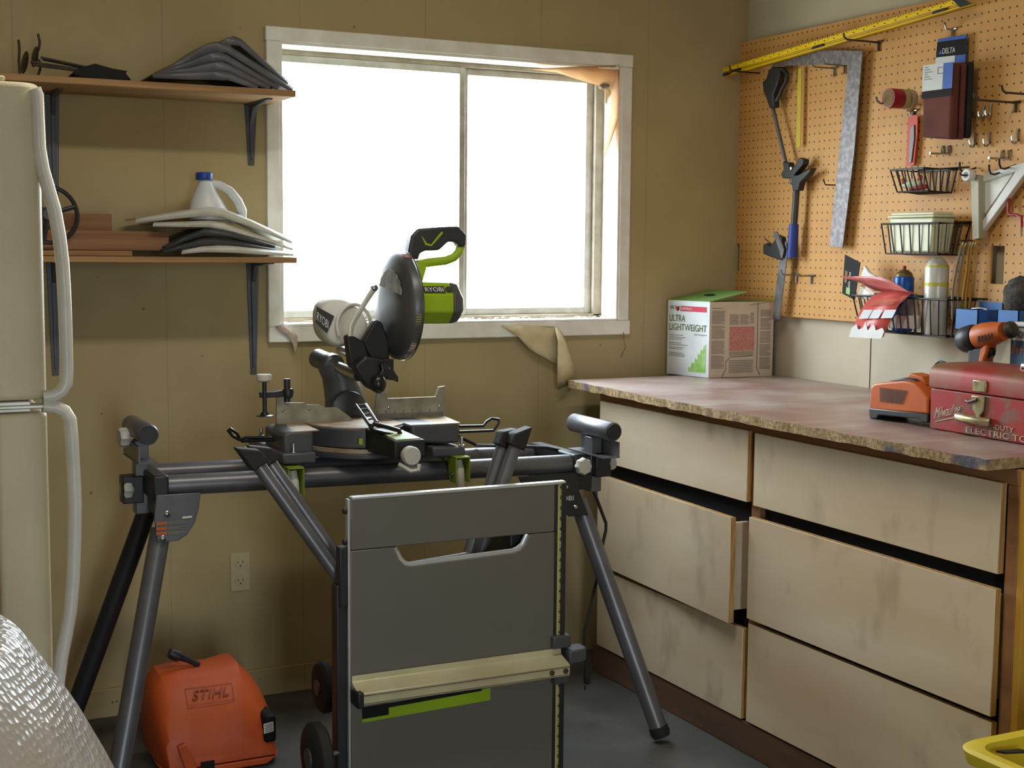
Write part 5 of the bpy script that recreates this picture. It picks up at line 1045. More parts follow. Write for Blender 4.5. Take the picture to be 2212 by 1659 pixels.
# ---- steel square, lopper, strip, bar clamp
px_thing('steel_square', [(-0.0600, -0.3865, 2.0128), (-0.0600, -0.5366, 2.0004), (-0.0600, -0.6742, 1.9809), (-0.0600, -0.6508, 1.6755), (-0.0600, -0.6103, 1.3842), (-0.0600, -0.5452, 1.3883), (-0.0600, -0.5785, 1.6796), (-0.0600, -0.6097, 1.9452), (-0.0600, -0.4934, 1.9611), (-0.0600, -0.2135, 1.9866), (-0.0600, -0.2778, 2.0064)], .003, 'rust_steel', 'large worn steel carpenter square hanging from pegs under the yellow level', 'square', bevel=.0008)
lp_ = thing('lopper', 'long handled black lopper with silver pole and blue grip hanging on the pegboard', 'lopper', (-.07, -.2, 1.5))
MB().prism([(-0.0780, -0.2280, 1.9732), (-0.0780, -0.2479, 1.9816), (-0.0780, -0.2830, 1.9762), (-0.0780, -0.2891, 1.9515), (-0.0780, -0.2758, 1.9154), (-0.0780, -0.2570, 1.8870), (-0.0780, -0.2638, 1.8456), (-0.0780, -0.2361, 1.8449), (-0.0780, -0.2195, 1.8768), (-0.0780, -0.2005, 1.9030), (-0.0780, -0.1939, 1.9373), (-0.0780, -0.2140, 1.9443)], (.026, 0, 0)).build('trigger_head', 'black_plastic', lp_, bevel=.005, seg=3)
MB().tube([(-0.0660, -0.2625, 1.9702), (-0.0660, -0.2949, 1.9666), (-0.0660, -0.3128, 1.9498), (-0.0660, -0.3114, 1.9260), (-0.0660, -0.2901, 1.9072), (-0.0660, -0.2738, 1.8816), (-0.0660, -0.2523, 1.8594)], [.010, .009, .008, .007, .006, .007, .008], 10).build('trigger_loop', 'black_plastic', lp_)
MB().tube([(-0.0660, -0.2374, 1.8546), (-0.0660, -0.3181, 1.6641)], .0068, 12).build('pole', 'silver_grey', lp_)
MB().prism([(-0.0780, -0.3165, 1.6638), (-0.0780, -0.3485, 1.6621), (-0.0780, -0.3566, 1.6438), (-0.0780, -0.3689, 1.6402), (-0.0780, -0.4082, 1.6739), (-0.0780, -0.4275, 1.6669), (-0.0780, -0.4259, 1.6508), (-0.0780, -0.3820, 1.6187), (-0.0780, -0.3964, 1.6181), (-0.0780, -0.4687, 1.6384), (-0.0780, -0.4533, 1.6186), (-0.0780, -0.4119, 1.5937), (-0.0780, -0.4035, 1.5672), (-0.0780, -0.3746, 1.5682), (-0.0780, -0.3631, 1.6075), (-0.0780, -0.3189, 1.6108), (-0.0780, -0.3084, 1.6249), (-0.0780, -0.3226, 1.6394)], (.024, 0, 0)).build('joint', 'black_plastic', lp_, bevel=.003)
MB().lathe((-0.0790, -0.3654, 1.6403), (-1, 0, 0), [(0, .007), (.004, .006), (.005, .003)], 14).build('joint_bolt', 'chrome', lp_)
MB().tube([(-0.0660, -0.3804, 1.5788), (-0.0660, -0.3716, 1.4513)], .011, 14).build('lower_pole', 'charcoal', lp_)
MB().tube([(-0.0660, -0.3712, 1.4603), (-0.0660, -0.3698, 1.4362), (-0.0660, -0.3677, 1.3758), (-0.0660, -0.3663, 1.3516)], [.0155, .0165, .017, .0175], 16).build('grip', 'blue_grip', lp_)
px_thing('yellow_strip', [(-0.0500, -0.3497, 1.9646), (-0.0500, -0.3665, 1.9628), (-0.0500, -0.3707, 1.7128), (-0.0500, -0.3636, 1.7087), (-0.0500, -0.3514, 1.7110), (-0.0500, -0.3509, 1.7230)], .002, 'straw_yellow', 'thin yellow plastic strip hanging between the lopper and the steel square', 'strip')
bc_ = thing('bar_clamp', 'black headed bar clamp with grey steel bar hanging low beside the carton', 'clamp', (-.07, -.2, 1.2))
MB().prism([(-0.0700, -0.3091, 1.3678), (-0.0700, -0.3347, 1.4060), (-0.0700, -0.3438, 1.3681), (-0.0700, -0.3327, 1.2840), (-0.0700, -0.3114, 1.1450), (-0.0700, -0.2736, 1.1431), (-0.0700, -0.2891, 1.2522)], (.004, 0, 0)).build('bar', 'steel', bc_, bevel=.0008)
MB().prism([(-0.0780, -0.2223, 1.3906), (-0.0780, -0.2425, 1.3999), (-0.0780, -0.2584, 1.3876), (-0.0780, -0.2829, 1.4060), (-0.0780, -0.2920, 1.4275), (-0.0780, -0.3224, 1.4182), (-0.0780, -0.3321, 1.3679), (-0.0780, -0.3208, 1.3419), (-0.0780, -0.2650, 1.3521), (-0.0780, -0.2235, 1.3626)], (.02, 0, 0)).build('head', 'black_plastic', bc_, bevel=.003)
MB().prism([(-0.0800, -0.2767, 1.4367), (-0.0800, -0.2993, 1.4366), (-0.0800, -0.3286, 1.3938), (-0.0800, -0.3393, 1.3756), (-0.0800, -0.3282, 1.3450), (-0.0800, -0.3173, 1.3678)], (.005, 0, 0)).build('jaw', 'steel', bc_, bevel=.0008)
MB().tube([(-0.0700, -0.2627, 1.3938), (-0.0700, -0.2366, 1.4062), (-0.0700, -0.2209, 1.4140)], .002, 6).build('trigger_wire', 'dark_steel', bc_)
# ---- tape rolls on a peg
ct = V((-0.1450, -0.8961, 1.8143)); 
def roll(name, xa, xb, r, m, label):
    t = thing(name, label, 'tape', (xa, ct.y, ct.z - r), 'tape rolls threaded on one peg')
    MB().lathe((xa, ct.y, ct.z), (1, 0, 0), [(0, r * .86), (0, r * .98), (.001, r), (xb - xa - .001, r), (xb - xa, r * .98), (xb - xa, r * .86)], 32).build('tape', m, t)
    MB().lathe((xa - .001, ct.y, ct.z), (1, 0, 0), [(0, r * .84), (.0006, r * .85)], 28).build('core', 'cardboard', t)
roll('tape_roll', -.148, -.106, .0285, 'tape_red', 'roll of dark red tape nearest the tip of its peg')
roll('tape_roll', -.103, -.082, .0285, 'tape_tan', 'roll of tan masking tape between the red and the clear rolls')
roll('tape_roll', -.079, -.06, .0295, 'tape_clear', 'roll of pale clear tape closest to the board')
# ---- red card, sanding belts
cd = thing('blade_card', 'narrow red blister card with a grey bit hanging below the tape rolls', 'package', (-.045, -.83, 1.65))
MB().prism([(-0.0450, -0.8686, 1.7686), (-0.0450, -0.8879, 1.7711), (-0.0450, -0.9072, 1.7708), (-0.0450, -0.9082, 1.7148), (-0.0450, -0.8992, 1.6269), (-0.0450, -0.8839, 1.6237), (-0.0450, -0.8662, 1.6259), (-0.0450, -0.8668, 1.6907)], (.003, 0, 0)).build('card', 'card_red', cd)
MB().prism([(-0.0490, -0.8845, 1.7350), (-0.0490, -0.8977, 1.7420), (-0.0490, -0.8997, 1.7018), (-0.0490, -0.8916, 1.6352), (-0.0490, -0.8820, 1.6330), (-0.0490, -0.8816, 1.6788)], (.004, 0, 0)).build('bit', 'silver_grey', cd)
sb = thing('sanding_belt_pack', 'pack of maroon sanding belts under a blue and white header card on the pegboard', 'package', (-.08, -.9, 1.5))
HQ = [(-0.0480, -0.9709, 1.8415), (-0.0480, -1.0925, 1.8347), (-0.0480, -1.0919, 1.9755), (-0.0480, -0.9822, 1.9782)]
hc = MB().prism(HQ, (.004, 0, 0)).build('header_card', 'card_blue', sb)
HV = [V(t) for t in HQ]
for v0, v1, u0, u1, m_ in ((.62, .93, .0, 1, 'black_label'), (.34, .62, .0, .66, 'card_white')):
    q = MB(); qpatch(HV, u0, v0, u1, v1, .0008, q); z_ = q.build('colour_block', m_, hc, smooth=False)
    if m_ == 'black_label':
        qtext('DELTA', HV, .22, .68, .66, .79, 'print_white', z_, lift=.0016)
        n_ = (HV[1] - HV[0]).cross(HV[3] - HV[0]).normalized()
        MB().prism([on_quad(HV, *t) + n_ * .0014 for t in ((.08, .67), (.2, .68), (.16, .77))], n_ * .0004).build('emblem', 'card_blue', z_, smooth=False)
bl = [(-0.1250, -1.0131, 1.6950), (-0.1250, -1.1258, 1.6824), (-0.1250, -1.1268, 1.8917), (-0.1250, -1.0119, 1.8959)]
MB().prism(bl, (.03, 0, 0)).build('belt', 'belt_maroon', sb, bevel=.008, seg=3)
MB().prism([V(t) + V((.033, -.006, 0)) for t in bl], (.016, 0, 0)).build('belt', 'belt_maroon', sb, bevel=.007, seg=3)
MB().prism([V(t) + V((.053, -.012, .004)) for t in bl], (.016, 0, 0)).build('belt', 'black_cloth', sb, bevel=.007, seg=3)
SL = [V(t) for t in [(-0.1262, -1.0114, 1.8227), (-0.1262, -1.1283, 1.8216), (-0.1262, -1.1298, 1.8913), (-0.1262, -1.0132, 1.8957)]]
q = MB(); qpatch(SL, 0, 0, .68, 1, .001, q); s0 = q.build('sleeve_label', 'card_white', sb, smooth=False)
q = MB(); qpatch(SL, .68, 0, 1, 1, .001, q); q.build('sleeve_label', 'card_blue', sb, smooth=False)
q = MB(); qpatch(SL, 0, -.28, 1, -.02, .001, q); q.build('sleeve_label', 'black_label', sb, smooth=False)
q = MB()
for k in range(6): qpatch(SL, .06, .88 - k * .09, .18 + .08 * (k % 3), .91 - k * .09, .0016, q)
for a_ in ((.5, .6, .68, .63), (.5, .83, .68, .86), (.5, .6, .52, .86)): qpatch(SL, *a_, .0016, q)
q.build('small_print', 'print_grey', s0, smooth=False)
# ---- wire baskets
def basket(rim, base, label, nf=6, ns=4, r=.0022):
    t = thing('wire_basket', label, 'basket', tuple((V(base[0]) + V(base[2])) / 2), 'black wire baskets on the pegboard')
    rim = [V(p_) for p_ in rim]; base = [V(p_) for p_ in base]
    MB().tube(rim, r * 1.35, 8, closed=True).build('rim', 'wire_black', t)
    MB().tube(base, r, 8, closed=True).build('base_ring', 'wire_black', t)
    q = MB()
    for i, n_ in ((0, nf), (1, ns), (2, nf), (3, ns)):
        for k in range(n_ + 1):
            f = k / n_; q.tube([along(rim[i], rim[(i + 1) % 4], f), along(base[i], base[(i + 1) % 4], f)], r, 6)
    for k in range(1, nf):
        f = k / nf; q.tube([along(base[0], base[1], f), along(base[3], base[2], f)], r, 6)
    q.build('wires', 'wire_black', t)
    MB().tube([rim[3] + V((.004, 0, .004)), rim[2] + V((.004, -.04, .004))], r * 1.2, 6).build('hanger_wire', 'wire_black', t)
    return t
def bquad(px, xf, xb):
    return px
r1 = [(-0.1350, -0.9187, 1.6070), (-0.1350, -1.0542, 1.6085)]; b1 = [(-0.1150, -0.9067, 1.5549), (-0.1150, -1.0290, 1.5390)]
yb0 = r1[0][1]; yb1 = r1[1][1]
basket([(-.15, yb0, r1[0][2]), (-.15, yb1, r1[0][2]), (-.036, yb1 - .01, r1[0][2]), (-.036, yb0 + .01, r1[0][2])], [(-.125, yb0 - .004, r1[0][2] - .062), (-.125, yb1 + .004, r1[0][2] - .062), (-.042, yb1 + .002, r1[0][2] - .066), (-.042, yb0 - .002, r1[0][2] - .066)], 'small black wire basket holding a tube, below the red blade card')
r2_ = [(-0.1400, -0.8770, 1.4532), (-0.1400, -1.1115, 1.4465)]
yc0, yc1, zc_ = r2_[0][1], r2_[1][1], r2_[0][2]
basket([(-.14, yc0, zc_), (-.14, yc1, zc_), (-.036, yc1 - .012, zc_ + .001), (-.036, yc0 + .012, zc_)], [(-.13, yc0 - .012, zc_ - .086), (-.13, yc1 + .012, zc_ - .086), (-.045, yc1 + .006, zc_ - .088), (-.045, yc0 - .006, zc_ - .088)], 'middle black wire basket holding a pale plastic tub', 6)
r3_ = [(-0.1300, -0.7486, 1.2403), (-0.1300, -1.1441, 1.2408)]
yd0, yd1, zd = r3_[0][1], r3_[1][1], r3_[0][2]
basket([(-.13, yd0, zd), (-.13, yd1, zd), (-.036, yd1 - .012, zd), (-.036, yd0 + .012, zd)], [(-.12, yd0 - .03, zd - .104), (-.12, yd1 + .01, zd - .104), (-.044, yd1 + .004, zd - .105), (-.044, yd0 - .024, zd - .105)], 'long lowest black wire basket crammed with cans and packages', 12)
# contents of the small basket
tbx = thing('sealant_tube', 'squeezed green and red tube lying in the small wire basket', 'tube', (-.09, yb0 - .06, r1[0][2] - .06))
zz = r1[0][2] - .038
MB().tube([(-.11, yb0 - .012, zz - .006), (-.105, yb0 - .04, zz), (-.1, yb0 - .07, zz)], [.008, .014, .006], 12, flat=.7).build('tube_body', 'tub_cream', tbx)
MB().tube([(-.10, yb0 - .03, zz - .014), (-.095, yb0 - .06, zz - .012), (-.09, yb0 - .088, zz - .01)], [.007, .009, .006], 10).build('tube_fold', 'tape_red', tbx)
MB().lathe((-.115, yb0 - .02, zz + .002), (0, .6, 1), [(0, .006), (.012, .006), (.014, .004)], 12).build('tube_cap', 'card_red', tbx)
MB().lathe((-.085, yb0 - .05, zz + .01), (0, -.3, 1), [(0, .007), (.012, .007), (.014, .004)], 12).build('tube_cap', 'card_red', tbx)
# pale plastic tub
tu = thing('plastic_tub', 'pale cream plastic tub with a lid in the middle wire basket', 'tub', (-.09, (yc0 + yc1) / 2, zc_ - .084))
ya, yz = yc0 - .025, yc1 + .028
MB().rings([[(-.128, ya - .006, zc_ - .082), (-.128, yz + .01, zc_ - .082), (-.06, yz + .01, zc_ - .082), (-.06, ya - .006, zc_ - .082)], [(-.134, ya, zc_ + .016), (-.134, yz, zc_ + .016), (-.052, yz, zc_ + .016), (-.052, ya, zc_ + .016)]]).build('tub_body', 'tub_cream', tu, bevel=.006, seg=3)
MB().box((-.137, yz - .003, zc_ + .0165), (-.049, ya + .003, zc_ + .024)).box((-.13, yz + .004, zc_ + .024), (-.056, ya - .004, zc_ + .032)).build('tub_lid', 'tub_cream', tu, bevel=.003)
# cans
cb = V((-0.0850, -0.9195, 1.2227)); cbz = zd - .10
bcn = thing('spray_can', 'blue spray can with brown dome and dark red nozzle in the lowest wire basket', 'can', (-.085, cb.y, cbz))
zt1 = V((-0.0850, -0.9157, 1.2971)).z
MB().lathe((-.085, cb.y, cbz), (0, 0, 1), [(0, .027), (.004, .029), (zt1 - cbz, .029), (zt1 - cbz + .003, .027)], 28).build('can_body', 'can_blue', bcn)
MB().lathe((-.085, cb.y, zt1 + .003), (0, 0, 1), [(0, .0255), (.004, .0255), (.012, .022), (.019, .012), (.021, .006)], 26).build('dome', 'dome_brown', bcn)
MB().lathe((-.085, cb.y, zt1 + .023), (0, 0, 1), [(0, .0055), (.012, .0055)], 12).build('nozzle', 'red_cap', bcn)
MB().lathe((-.1135, cb.y + .012, zt1 - .022), (-1, .35, 0), [(0, .010), (.001, .010)], 18).build('round_mark', 'card_red', bcn)
cs_ = V((-0.0850, -1.0525, 1.1486)); csz = zd - .102; zt2 = V((-0.0850, -1.0430, 1.3289)).z
scn_ = thing('spray_can', 'tall white can with yellow bands at the right of the lowest wire basket', 'can', (-.085, cs_.y, csz))
hh = zt2 - csz
sbd = MB().lathe((-.085, cs_.y, csz), (0, 0, 1), [(0, .031), (.004, .0335), (hh, .0335), (hh + .014, .028), (hh + .024, .018), (hh + .03, .012)], 30).build('can_body', 'can_silver', scn_)
MB().lathe((-.085, cs_.y, csz), (0, 0, 1), [(hh + .002, .0336), (hh + .008, .0316)], 30, cap=False).build('yellow_band', 'can_yellow', sbd)
MB().lathe((-.085, cs_.y, csz), (0, 0, 1), [(hh - .052, .0338), (hh - .042, .0338)], 30, cap=False).build('yellow_band', 'can_yellow', sbd)
# cable tie card and the blister packages
kt = thing('cable_tie_pack', 'black carded pack of cable ties at the left end of the lowest wire basket', 'package', (-.11, yd0 - .03, zd))
KQ = [V(t) for t in [(-0.1150, -0.6812, 1.2436), (-0.1150, -0.7400, 1.2259), (-0.1150, -0.7597, 1.3397), (-0.1150, -0.6885, 1.3628)]]
kc = MB().prism(KQ, (.002, .0, 0)).build('card', 'black_label', kt)
a_, b_, c_, d_ = KQ
text('Cable Ties', along(a_, b_, .62) + V((0, 0, .016)), d_ - a_, a_ - b_, .011, 'print_white', kc, width=.06, lift=.0014)
q = MB(); qpatch(KQ, .3, .06, .6, .22, .001, q); q.build('label_patch', 'print_lime', kc, smooth=False)
q = MB(); qpatch(KQ, .12, .32, .3, .62, .001, q); q.build('label_patch', 'furring', kc, smooth=False)
MB().prism([V(t) for t in [(-0.1250, -0.7556, 1.2349), (-0.1250, -0.8268, 1.2236), (-0.1250, -0.8171, 1.2536), (-0.1250, -0.7747, 1.2746)]], (.02, 0, 0)).build('clear_bag', 'pack_clear', kt, bevel=.004)
MB().prism([V(t) for t in [(-0.1200, -0.7659, 1.2910), (-0.1200, -0.7827, 1.3316), (-0.1200, -0.8044, 1.3113), (-0.1200, -0.8460, 1.2956), (-0.1200, -0.8138, 1.2866)]], (.012, 0, 0)).build('clear_bag', 'print_white', kt, bevel=.003)
rp_ = thing('blister_pack', 'bent pinkish red blister pack flopping over the front of the lowest wire basket', 'package', (-.15, yd0 - .1, zd))
q = MB().sheet([[(-0.1900, -0.8171, 1.1276), (-0.1900, -0.8791, 1.1204), (-0.1900, -0.9583, 1.1279)], [(-0.1870, -0.8267, 1.1556), (-0.1870, -0.8902, 1.1509), (-0.1870, -0.9708, 1.1606)], [(-0.1780, -0.8313, 1.1832), (-0.1780, -0.9024, 1.1811), (-0.1780, -0.9805, 1.1902)], [(-0.1650, -0.8412, 1.2136), (-0.1650, -0.9176, 1.2140), (-0.1650, -0.9911, 1.2223)], [(-0.1500, -0.8590, 1.2415), (-0.1500, -0.9307, 1.2412), (-0.1500, -1.0113, 1.2467)], [(-0.1350, -0.8832, 1.2558), (-0.1350, -0.9557, 1.2607), (-0.1350, -1.0130, 1.2598)]])
rc = q.build('card', 'pack_red', rp_, solid=.0016, angle=70)
RQ = [(-0.1860, -0.8412, 1.1728), (-0.1860, -0.9937, 1.1830), (-0.1860, -1.0149, 1.2156), (-0.1860, -0.8700, 1.2096)]
q = MB()
for u0, u1 in ((.03, .3), (.33, .6), (.66, .98)): qpatch(RQ, u0, .05, u1, .8, .003, q)
q.build('picture_patch', 'card_white', rc, smooth=False)
RQ2 = [(-0.1680, -0.8488, 1.2139), (-0.1680, -0.9830, 1.2220), (-0.1680, -1.0088, 1.2402), (-0.1680, -0.8801, 1.2356)]
q = MB()
for v in (.1, .4, .7): qpatch(RQ2, .12, v, .9, v + .12, .004, q)
q.build('printed_lines', 'print_orange', rc, smooth=False)
q = MB()
pk = [V(t) + V((-.004, 0, 0)) for t in [(-0.1900, -0.8134, 1.1191), (-0.1900, -0.8245, 1.1473), (-0.1900, -0.8445, 1.1594), (-0.1900, -0.8535, 1.1434), (-0.1900, -0.8736, 1.1500), (-0.1900, -0.8847, 1.1696), (-0.1900, -0.8941, 1.1430), (-0.1900, -0.9211, 1.1634), (-0.1900, -0.9299, 1.1450), (-0.1900, -0.9570, 1.1546), (-0.1900, -0.9653, 1.1443), (-0.1900, -0.9547, 1.1224)]]
q.prism(pk, (.002, 0, 0)); q.build('shiny_film', 'print_white', rc, smooth=False)
rp2 = thing('blister_pack', 'upper curled red blister pack lying open over the lowest wire basket', 'package', (-.14, yd0 - .1, zd + .03))
q = MB().sheet([[(-0.1600, -0.7309, 1.2959), (-0.1600, -0.7981, 1.2988), (-0.1600, -0.8596, 1.2987), (-0.1600, -0.9076, 1.2998)], [(-0.1500, -0.7617, 1.2882), (-0.1500, -0.8282, 1.2871), (-0.1500, -0.8988, 1.2861), (-0.1500, -0.9578, 1.2822)], [(-0.1400, -0.8005, 1.2781), (-0.1400, -0.8681, 1.2717), (-0.1400, -0.9377, 1.2656), (-0.1400, -0.9996, 1.2594)], [(-0.1350, -0.8530, 1.2576), (-0.1350, -0.9031, 1.2564), (-0.1350, -0.9617, 1.2556), (-0.1350, -1.0359, 1.2527)]])
q.build('card', 'pack_pink', rp2, solid=.0016, angle=70)
wp = thing('clear_package', 'clear plastic package with a white insert behind the basket wires', 'package', (-.1, yd0 - .2, zd - .1))
MB().prism([(-0.1180, -0.8931, 1.1498), (-0.1180, -1.0151, 1.1525), (-0.1180, -1.0169, 1.1910), (-0.1180, -0.9247, 1.1894)], (.012, 0, 0)).build('insert', 'print_white', wp, bevel=.003)
MB().prism([(-0.1190, -0.9258, 1.1908), (-0.1190, -1.0179, 1.1924), (-0.1190, -1.0062, 1.2357), (-0.1190, -0.9850, 1.2416), (-0.1190, -0.9552, 1.2244)], (.014, 0, 0)).build('clear_top', 'pack_clear', wp, bevel=.003)
# ---- white folding bracket, roll, red hook
fb = thing('folding_bracket', 'white triangular folding shelf bracket hanging at the right side of the pegboard', 'bracket', (-.06, -1.15, 1.4))
MB().prism([(-0.0750, -1.1566, 1.5803), (-0.0750, -1.1873, 1.5840), (-0.0750, -1.1986, 1.4111), (-0.0750, -1.1731, 1.4061)], (.03, 0, 0)).build('upright', 'bracket_cream', fb, bevel=.002)
MB().prism([(-0.0600, -1.1798, 1.4152), (-0.0600, -1.1783, 1.4431), (-0.0600, -1.3018, 1.5869), (-0.0600, -1.3325, 1.6098), (-0.0600, -1.3751, 1.6340), (-0.0600, -1.3772, 1.5979), (-0.0600, -1.3403, 1.5851)], (.018, 0, 0)).build('brace', 'bracket_white', fb, bevel=.002)
MB().prism([(-0.0580, -1.1736, 1.5851), (-0.0580, -1.3337, 1.6122), (-0.0580, -1.3741, 1.6186), (-0.0580, -1.3755, 1.5957), (-0.0580, -1.3062, 1.5892), (-0.0580, -1.1749, 1.5623)], (.018, 0, 0)).build('top_arm', 'bracket_white', fb, bevel=.002)
MB().prism([(-0.0520, -1.1723, 1.5626), (-0.0520, -1.2909, 1.5876), (-0.0520, -1.1698, 1.4510)], (.004, 0, 0)).build('web', 'bracket_white', fb)
for p_, l_ in zip([(-0.0340, -1.1351, 1.5952), (-0.0340, -1.2443, 1.5828), (-0.0340, -1.2796, 1.5961)], ('left black hook holding the white folding bracket', 'middle black hook over the white folding bracket', 'right black hook over the white folding bracket')):
    p_ = V(p_); hook('peg_hook', [p_ + V((0, 0, .012)), p_ + V((-.04, 0, .0)), p_ + V((-.054, 0, .002)), p_ + V((-.060, 0, .012)), p_ + V((-.061, 0, .026))], .0028, 'wire_black', l_)
wr = thing('white_roll', 'small white spool threaded on a peg left of the white folding bracket', 'spool', (-.1, -1.13, 1.5))
c_ = V((-0.1050, -1.1697, 1.5839))
MB().lathe(c_, (1, 0, 0), [(0, .009), (.0, .0155), (.002, .0165), (.02, .0165), (.022, .0155), (.022, .009)], 26).build('spool', 'print_white', wr)
MB().lathe(c_ + V((-.0005, 0, 0)), (1, 0, 0), [(0, .0088), (.001, .0088)], 20).build('spool_core', 'grey_plastic', wr)
tag(MB().tube([(-.032, c_.y, c_.z - .001), (-.12, c_.y, c_.z - .001), (-.126, c_.y, c_.z + .005)], .0026, 8).build('long_peg', 'dark_steel', None), 'dark peg carrying the small white spool', 'hook', 'pegboard hooks')
rh = thing('screw_hook', 'red coated screw hook hanging at the right edge beside the white folding bracket', 'hook', (-.05, -1.2, 1.4))
MB().tube([(-0.0500, -1.2726, 1.5316), (-0.0500, -1.2757, 1.5043), (-0.0500, -1.2754, 1.4820), (-0.0500, -1.2823, 1.4744), (-0.0500, -1.3051, 1.4740), (-0.0500, -1.3215, 1.4688), (-0.0500, -1.3243, 1.4479), (-0.0500, -1.3246, 1.4418)], .0042, 10).build('coated_arm', 'red_hook', rh)
MB().tube([(-0.0500, -1.3245, 1.4442), (-0.0500, -1.3246, 1.4147)], [.0036, .0012], 8).build('screw_tip', 'chrome', rh)
# ---- cords
hk_ = V((-0.0340, -1.1315, 1.4053))
tag(MB().tube([V((-0.0340, -1.1315, 1.4053)), V((-0.0800, -1.1660, 1.4061)), V((-0.1100, -1.1708, 1.4033)), V((-0.1150, -1.1617, 1.4096))], .0022, 8).build('long_peg', 'wire_black', None), 'dark peg carrying the hooked elastic cords', 'hook', 'pegboard hooks')
gc_ = 'elastic cords hanging on one peg'
for pts, m_, l_ in (([(-0.0900, -1.1478, 1.3843), (-0.0900, -1.1329, 1.3342), (-0.0900, -1.1207, 1.2629), (-0.0900, -1.1249, 1.1853)], 'grey_cord', 'leftmost grey woven elastic cord of the hanging bunch'), ([(-0.0800, -1.1482, 1.3818), (-0.0800, -1.1388, 1.3278), (-0.0800, -1.1317, 1.2632), (-0.0800, -1.1359, 1.1857)], 'grey_cord', 'second grey woven elastic cord of the hanging bunch'),
                    ([(-0.0750, -1.1604, 1.3845), (-0.0750, -1.1565, 1.3281), (-0.0750, -1.1466, 1.2507), (-0.0750, -1.1431, 1.1860)], 'gold_cord', 'leftmost golden elastic cord of the hanging bunch'), ([(-0.0700, -1.1657, 1.3845), (-0.0700, -1.1601, 1.3282), (-0.0700, -1.1521, 1.2509), (-0.0700, -1.1538, 1.1864)], 'gold_cord', 'middle golden elastic cord of the hanging bunch'), ([(-0.0600, -1.1642, 1.3846), (-0.0600, -1.1756, 1.3349), (-0.0600, -1.1642, 1.2898), (-0.0600, -1.1524, 1.1862)], 'gold_cord', 'rightmost golden elastic cord bowing out from the bunch')):
    t = thing('elastic_cord', l_, 'cord', pts[-1], gc_)
    MB().tube(pts, .0034, 8).build('cord', m_, t)
    a_ = V(pts[0]); MB().tube([a_, a_ + V((0, 0, .006)), a_ + V((.004, -.003, .016)), a_ + V((.006, -.006, .012))], .0026, 8).build('end_hook', 'brass', t)
# ---- blue bins hanging from the bottom of the board
def bin_(xa, xb, label):
    f = [(-0.1350, -1.0699, 1.1702), (-0.1350, -1.0675, 1.2159)]
    ya_, yb_2 = V((-1.0000, 13.0077, 4.1369)).y, 0
    return None
bf = [(-0.1250, -1.1719, 1.2176), (-0.1250, -1.2560, 1.2199), (-0.1250, -1.3255, 1.2216), (-0.1250, -1.3990, 1.2235)]; zb0 = V((-0.1250, -1.1750, 1.1602)).z
for (p_, q_), l_ in (((bf[0], bf[1]), 'left small blue parts bin clipped under the elastic cords'), ((bf[2], bf[3]), 'right small blue parts bin with a fuzzy grey pad on top')):
    ya_, yb_2, zt_ = p_[1], q_[1], p_[2]
    t = MB(); w_ = .0025
    t.box((-.125, yb_2, zb0), (-.036, ya_, zb0 + w_)).box((-.125, yb_2, zb0), (-.125 + w_, ya_, zt_)).box((-.036 - w_, yb_2, zb0), (-.036, ya_, zt_ + .02)).box((-.125, yb_2, zb0), (-.036, yb_2 + w_, zt_)).box((-.125, ya_ - w_, zb0), (-.036, ya_, zt_))
    tag(t.build('parts_bin', 'bin_blue', None, smooth=False), l_, 'bin', 'small blue parts bins')
q = MB().ball((-0.0850, -1.3636, 1.2583), (.045, .042, .052), 26, 18)
for v in q.bm.verts: v.co += V((random.uniform(-1, 1), random.uniform(-1, 1), random.uniform(-1, 1))) * .003
tag(q.build('fuzzy_pad', 'fuzz', None), 'fuzzy grey scouring pad sitting in the right blue parts bin', 'pad')
tag(MB().tube([(-0.1150, -1.2238, 1.2196), (-0.1150, -1.2542, 1.2222), (-0.1150, -1.2811, 1.2208)], .003, 8).build('steel_pin', 'chrome', None), 'bright steel pin lying across the left blue parts bin', 'pin')

# ---------------------------------------------------------------- light and camera
w_ = bpy.data.worlds.new('world'); scn.world = w_; w_.use_nodes = True
nt = w_.node_tree; bg = nt.nodes['Background']; bg.inputs['Strength'].default_value = 19.0

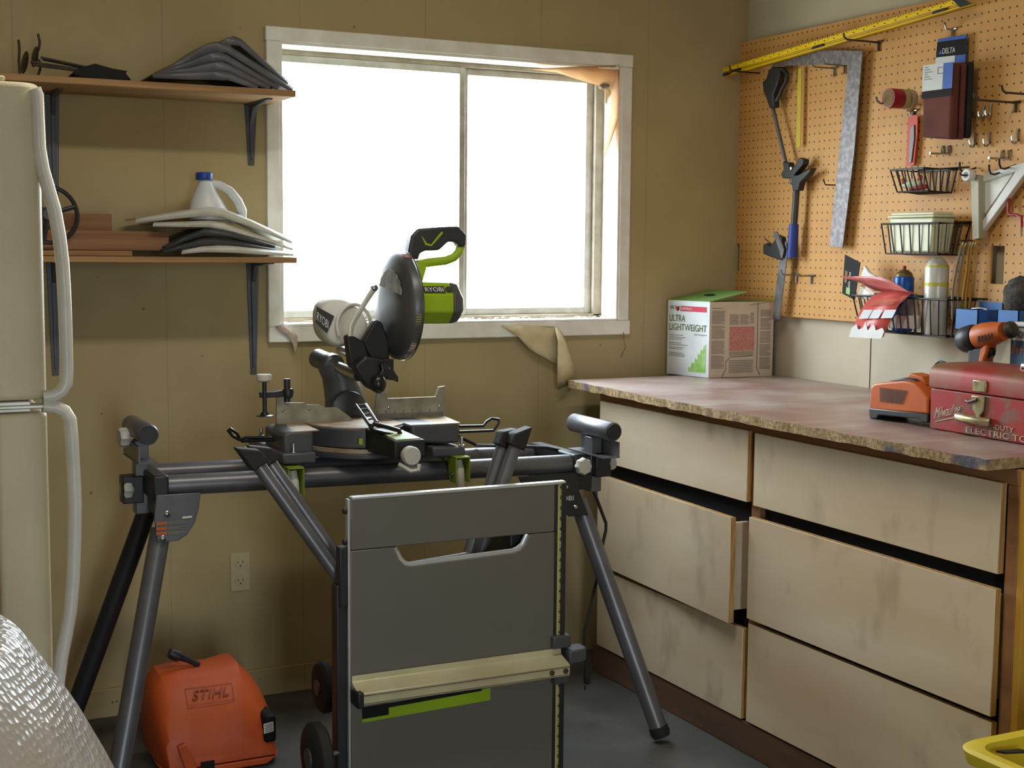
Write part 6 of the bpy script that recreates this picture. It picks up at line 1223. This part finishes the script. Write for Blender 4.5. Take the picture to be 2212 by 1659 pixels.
tcw = nt.nodes.new('ShaderNodeTexCoord'); sxw = nt.nodes.new('ShaderNodeSeparateXYZ'); nt.links.new(tcw.outputs['Generated'], sxw.inputs[0])
rw = nt.nodes.new('ShaderNodeValToRGB'); rw.color_ramp.elements[0].position = .40; rw.color_ramp.elements[0].color = (.30, .32, .28, 1)   # bright overcast sky over pale ground
rw.color_ramp.elements[1].position = .56; rw.color_ramp.elements[1].color = (.84, .94, 1.0, 1)
mw = nt.nodes.new('ShaderNodeMath'); mw.operation = 'MULTIPLY_ADD'; mw.inputs[1].default_value = .5; mw.inputs[2].default_value = .5
nt.links.new(sxw.outputs['Z'], mw.inputs[0]); nt.links.new(mw.outputs[0], rw.inputs['Fac']); nt.links.new(rw.outputs['Color'], bg.inputs['Color'])

def area(name, loc, rot, sx_, sy_, power, col=(1, 1, 1), portal=False):
    l = bpy.data.lights.new(name, 'AREA'); l.shape = 'RECTANGLE'; l.size = sx_; l.size_y = sy_; l.energy = power; l.color = col
    if portal: l.cycles.is_portal = True
    o = bpy.data.objects.new(name, l); COL.objects.link(o); o.location = loc; o.rotation_euler = rot
    return o
area('window_portal', (-1.105, .14, 1.556), (-PI / 2, 0, 0), 1.17, .84, 1, portal=True)
area('doorway_portal', ((DX0 + DX1) / 2, YF - .13, DZ / 2), (PI / 2, 0, 0), DX1 - DX0, DZ, 1, portal=True)
area('ceiling_light', (-1.9, -1.75, H - .03), (0, 0, 0), 1.2, .16, 17, (1, .93, .78))
cd_ = bpy.data.cameras.new('camera'); cam = bpy.data.objects.new('camera', cd_); COL.objects.link(cam); scn.camera = cam
cd_.sensor_width = 36.0; cd_.lens = 2997.1 / 2212 * 36.0; cd_.clip_start = .02
yw, pt, rl = .4604, -.0973, .0083
F_ = V((math.sin(yw) * math.cos(pt), math.cos(yw) * math.cos(pt), math.sin(pt))); R0 = V((math.cos(yw), -math.sin(yw), 0)); U0 = R0.cross(F_)
R_ = R0 * math.cos(rl) + U0 * math.sin(rl); U_ = U0 * math.cos(rl) - R0 * math.sin(rl)
cam.matrix_world = Matrix(((R_.x, U_.x, -F_.x, -2.9224), (R_.y, U_.y, -F_.y, -4.0618), (R_.z, U_.z, -F_.z, 1.3728), (0, 0, 0, 1)))
scn.view_settings.view_transform = 'Standard'; scn.view_settings.look = 'None'; scn.view_settings.exposure = 0.0
scn.cycles.max_bounces = 8; scn.cycles.diffuse_bounces = 4; scn.cycles.transparent_max_bounces = 12
scn.cycles.sample_clamp_indirect = 6.0; scn.cycles.caustics_reflective = False; scn.cycles.caustics_refractive = False
scn.cycles.use_denoising = True
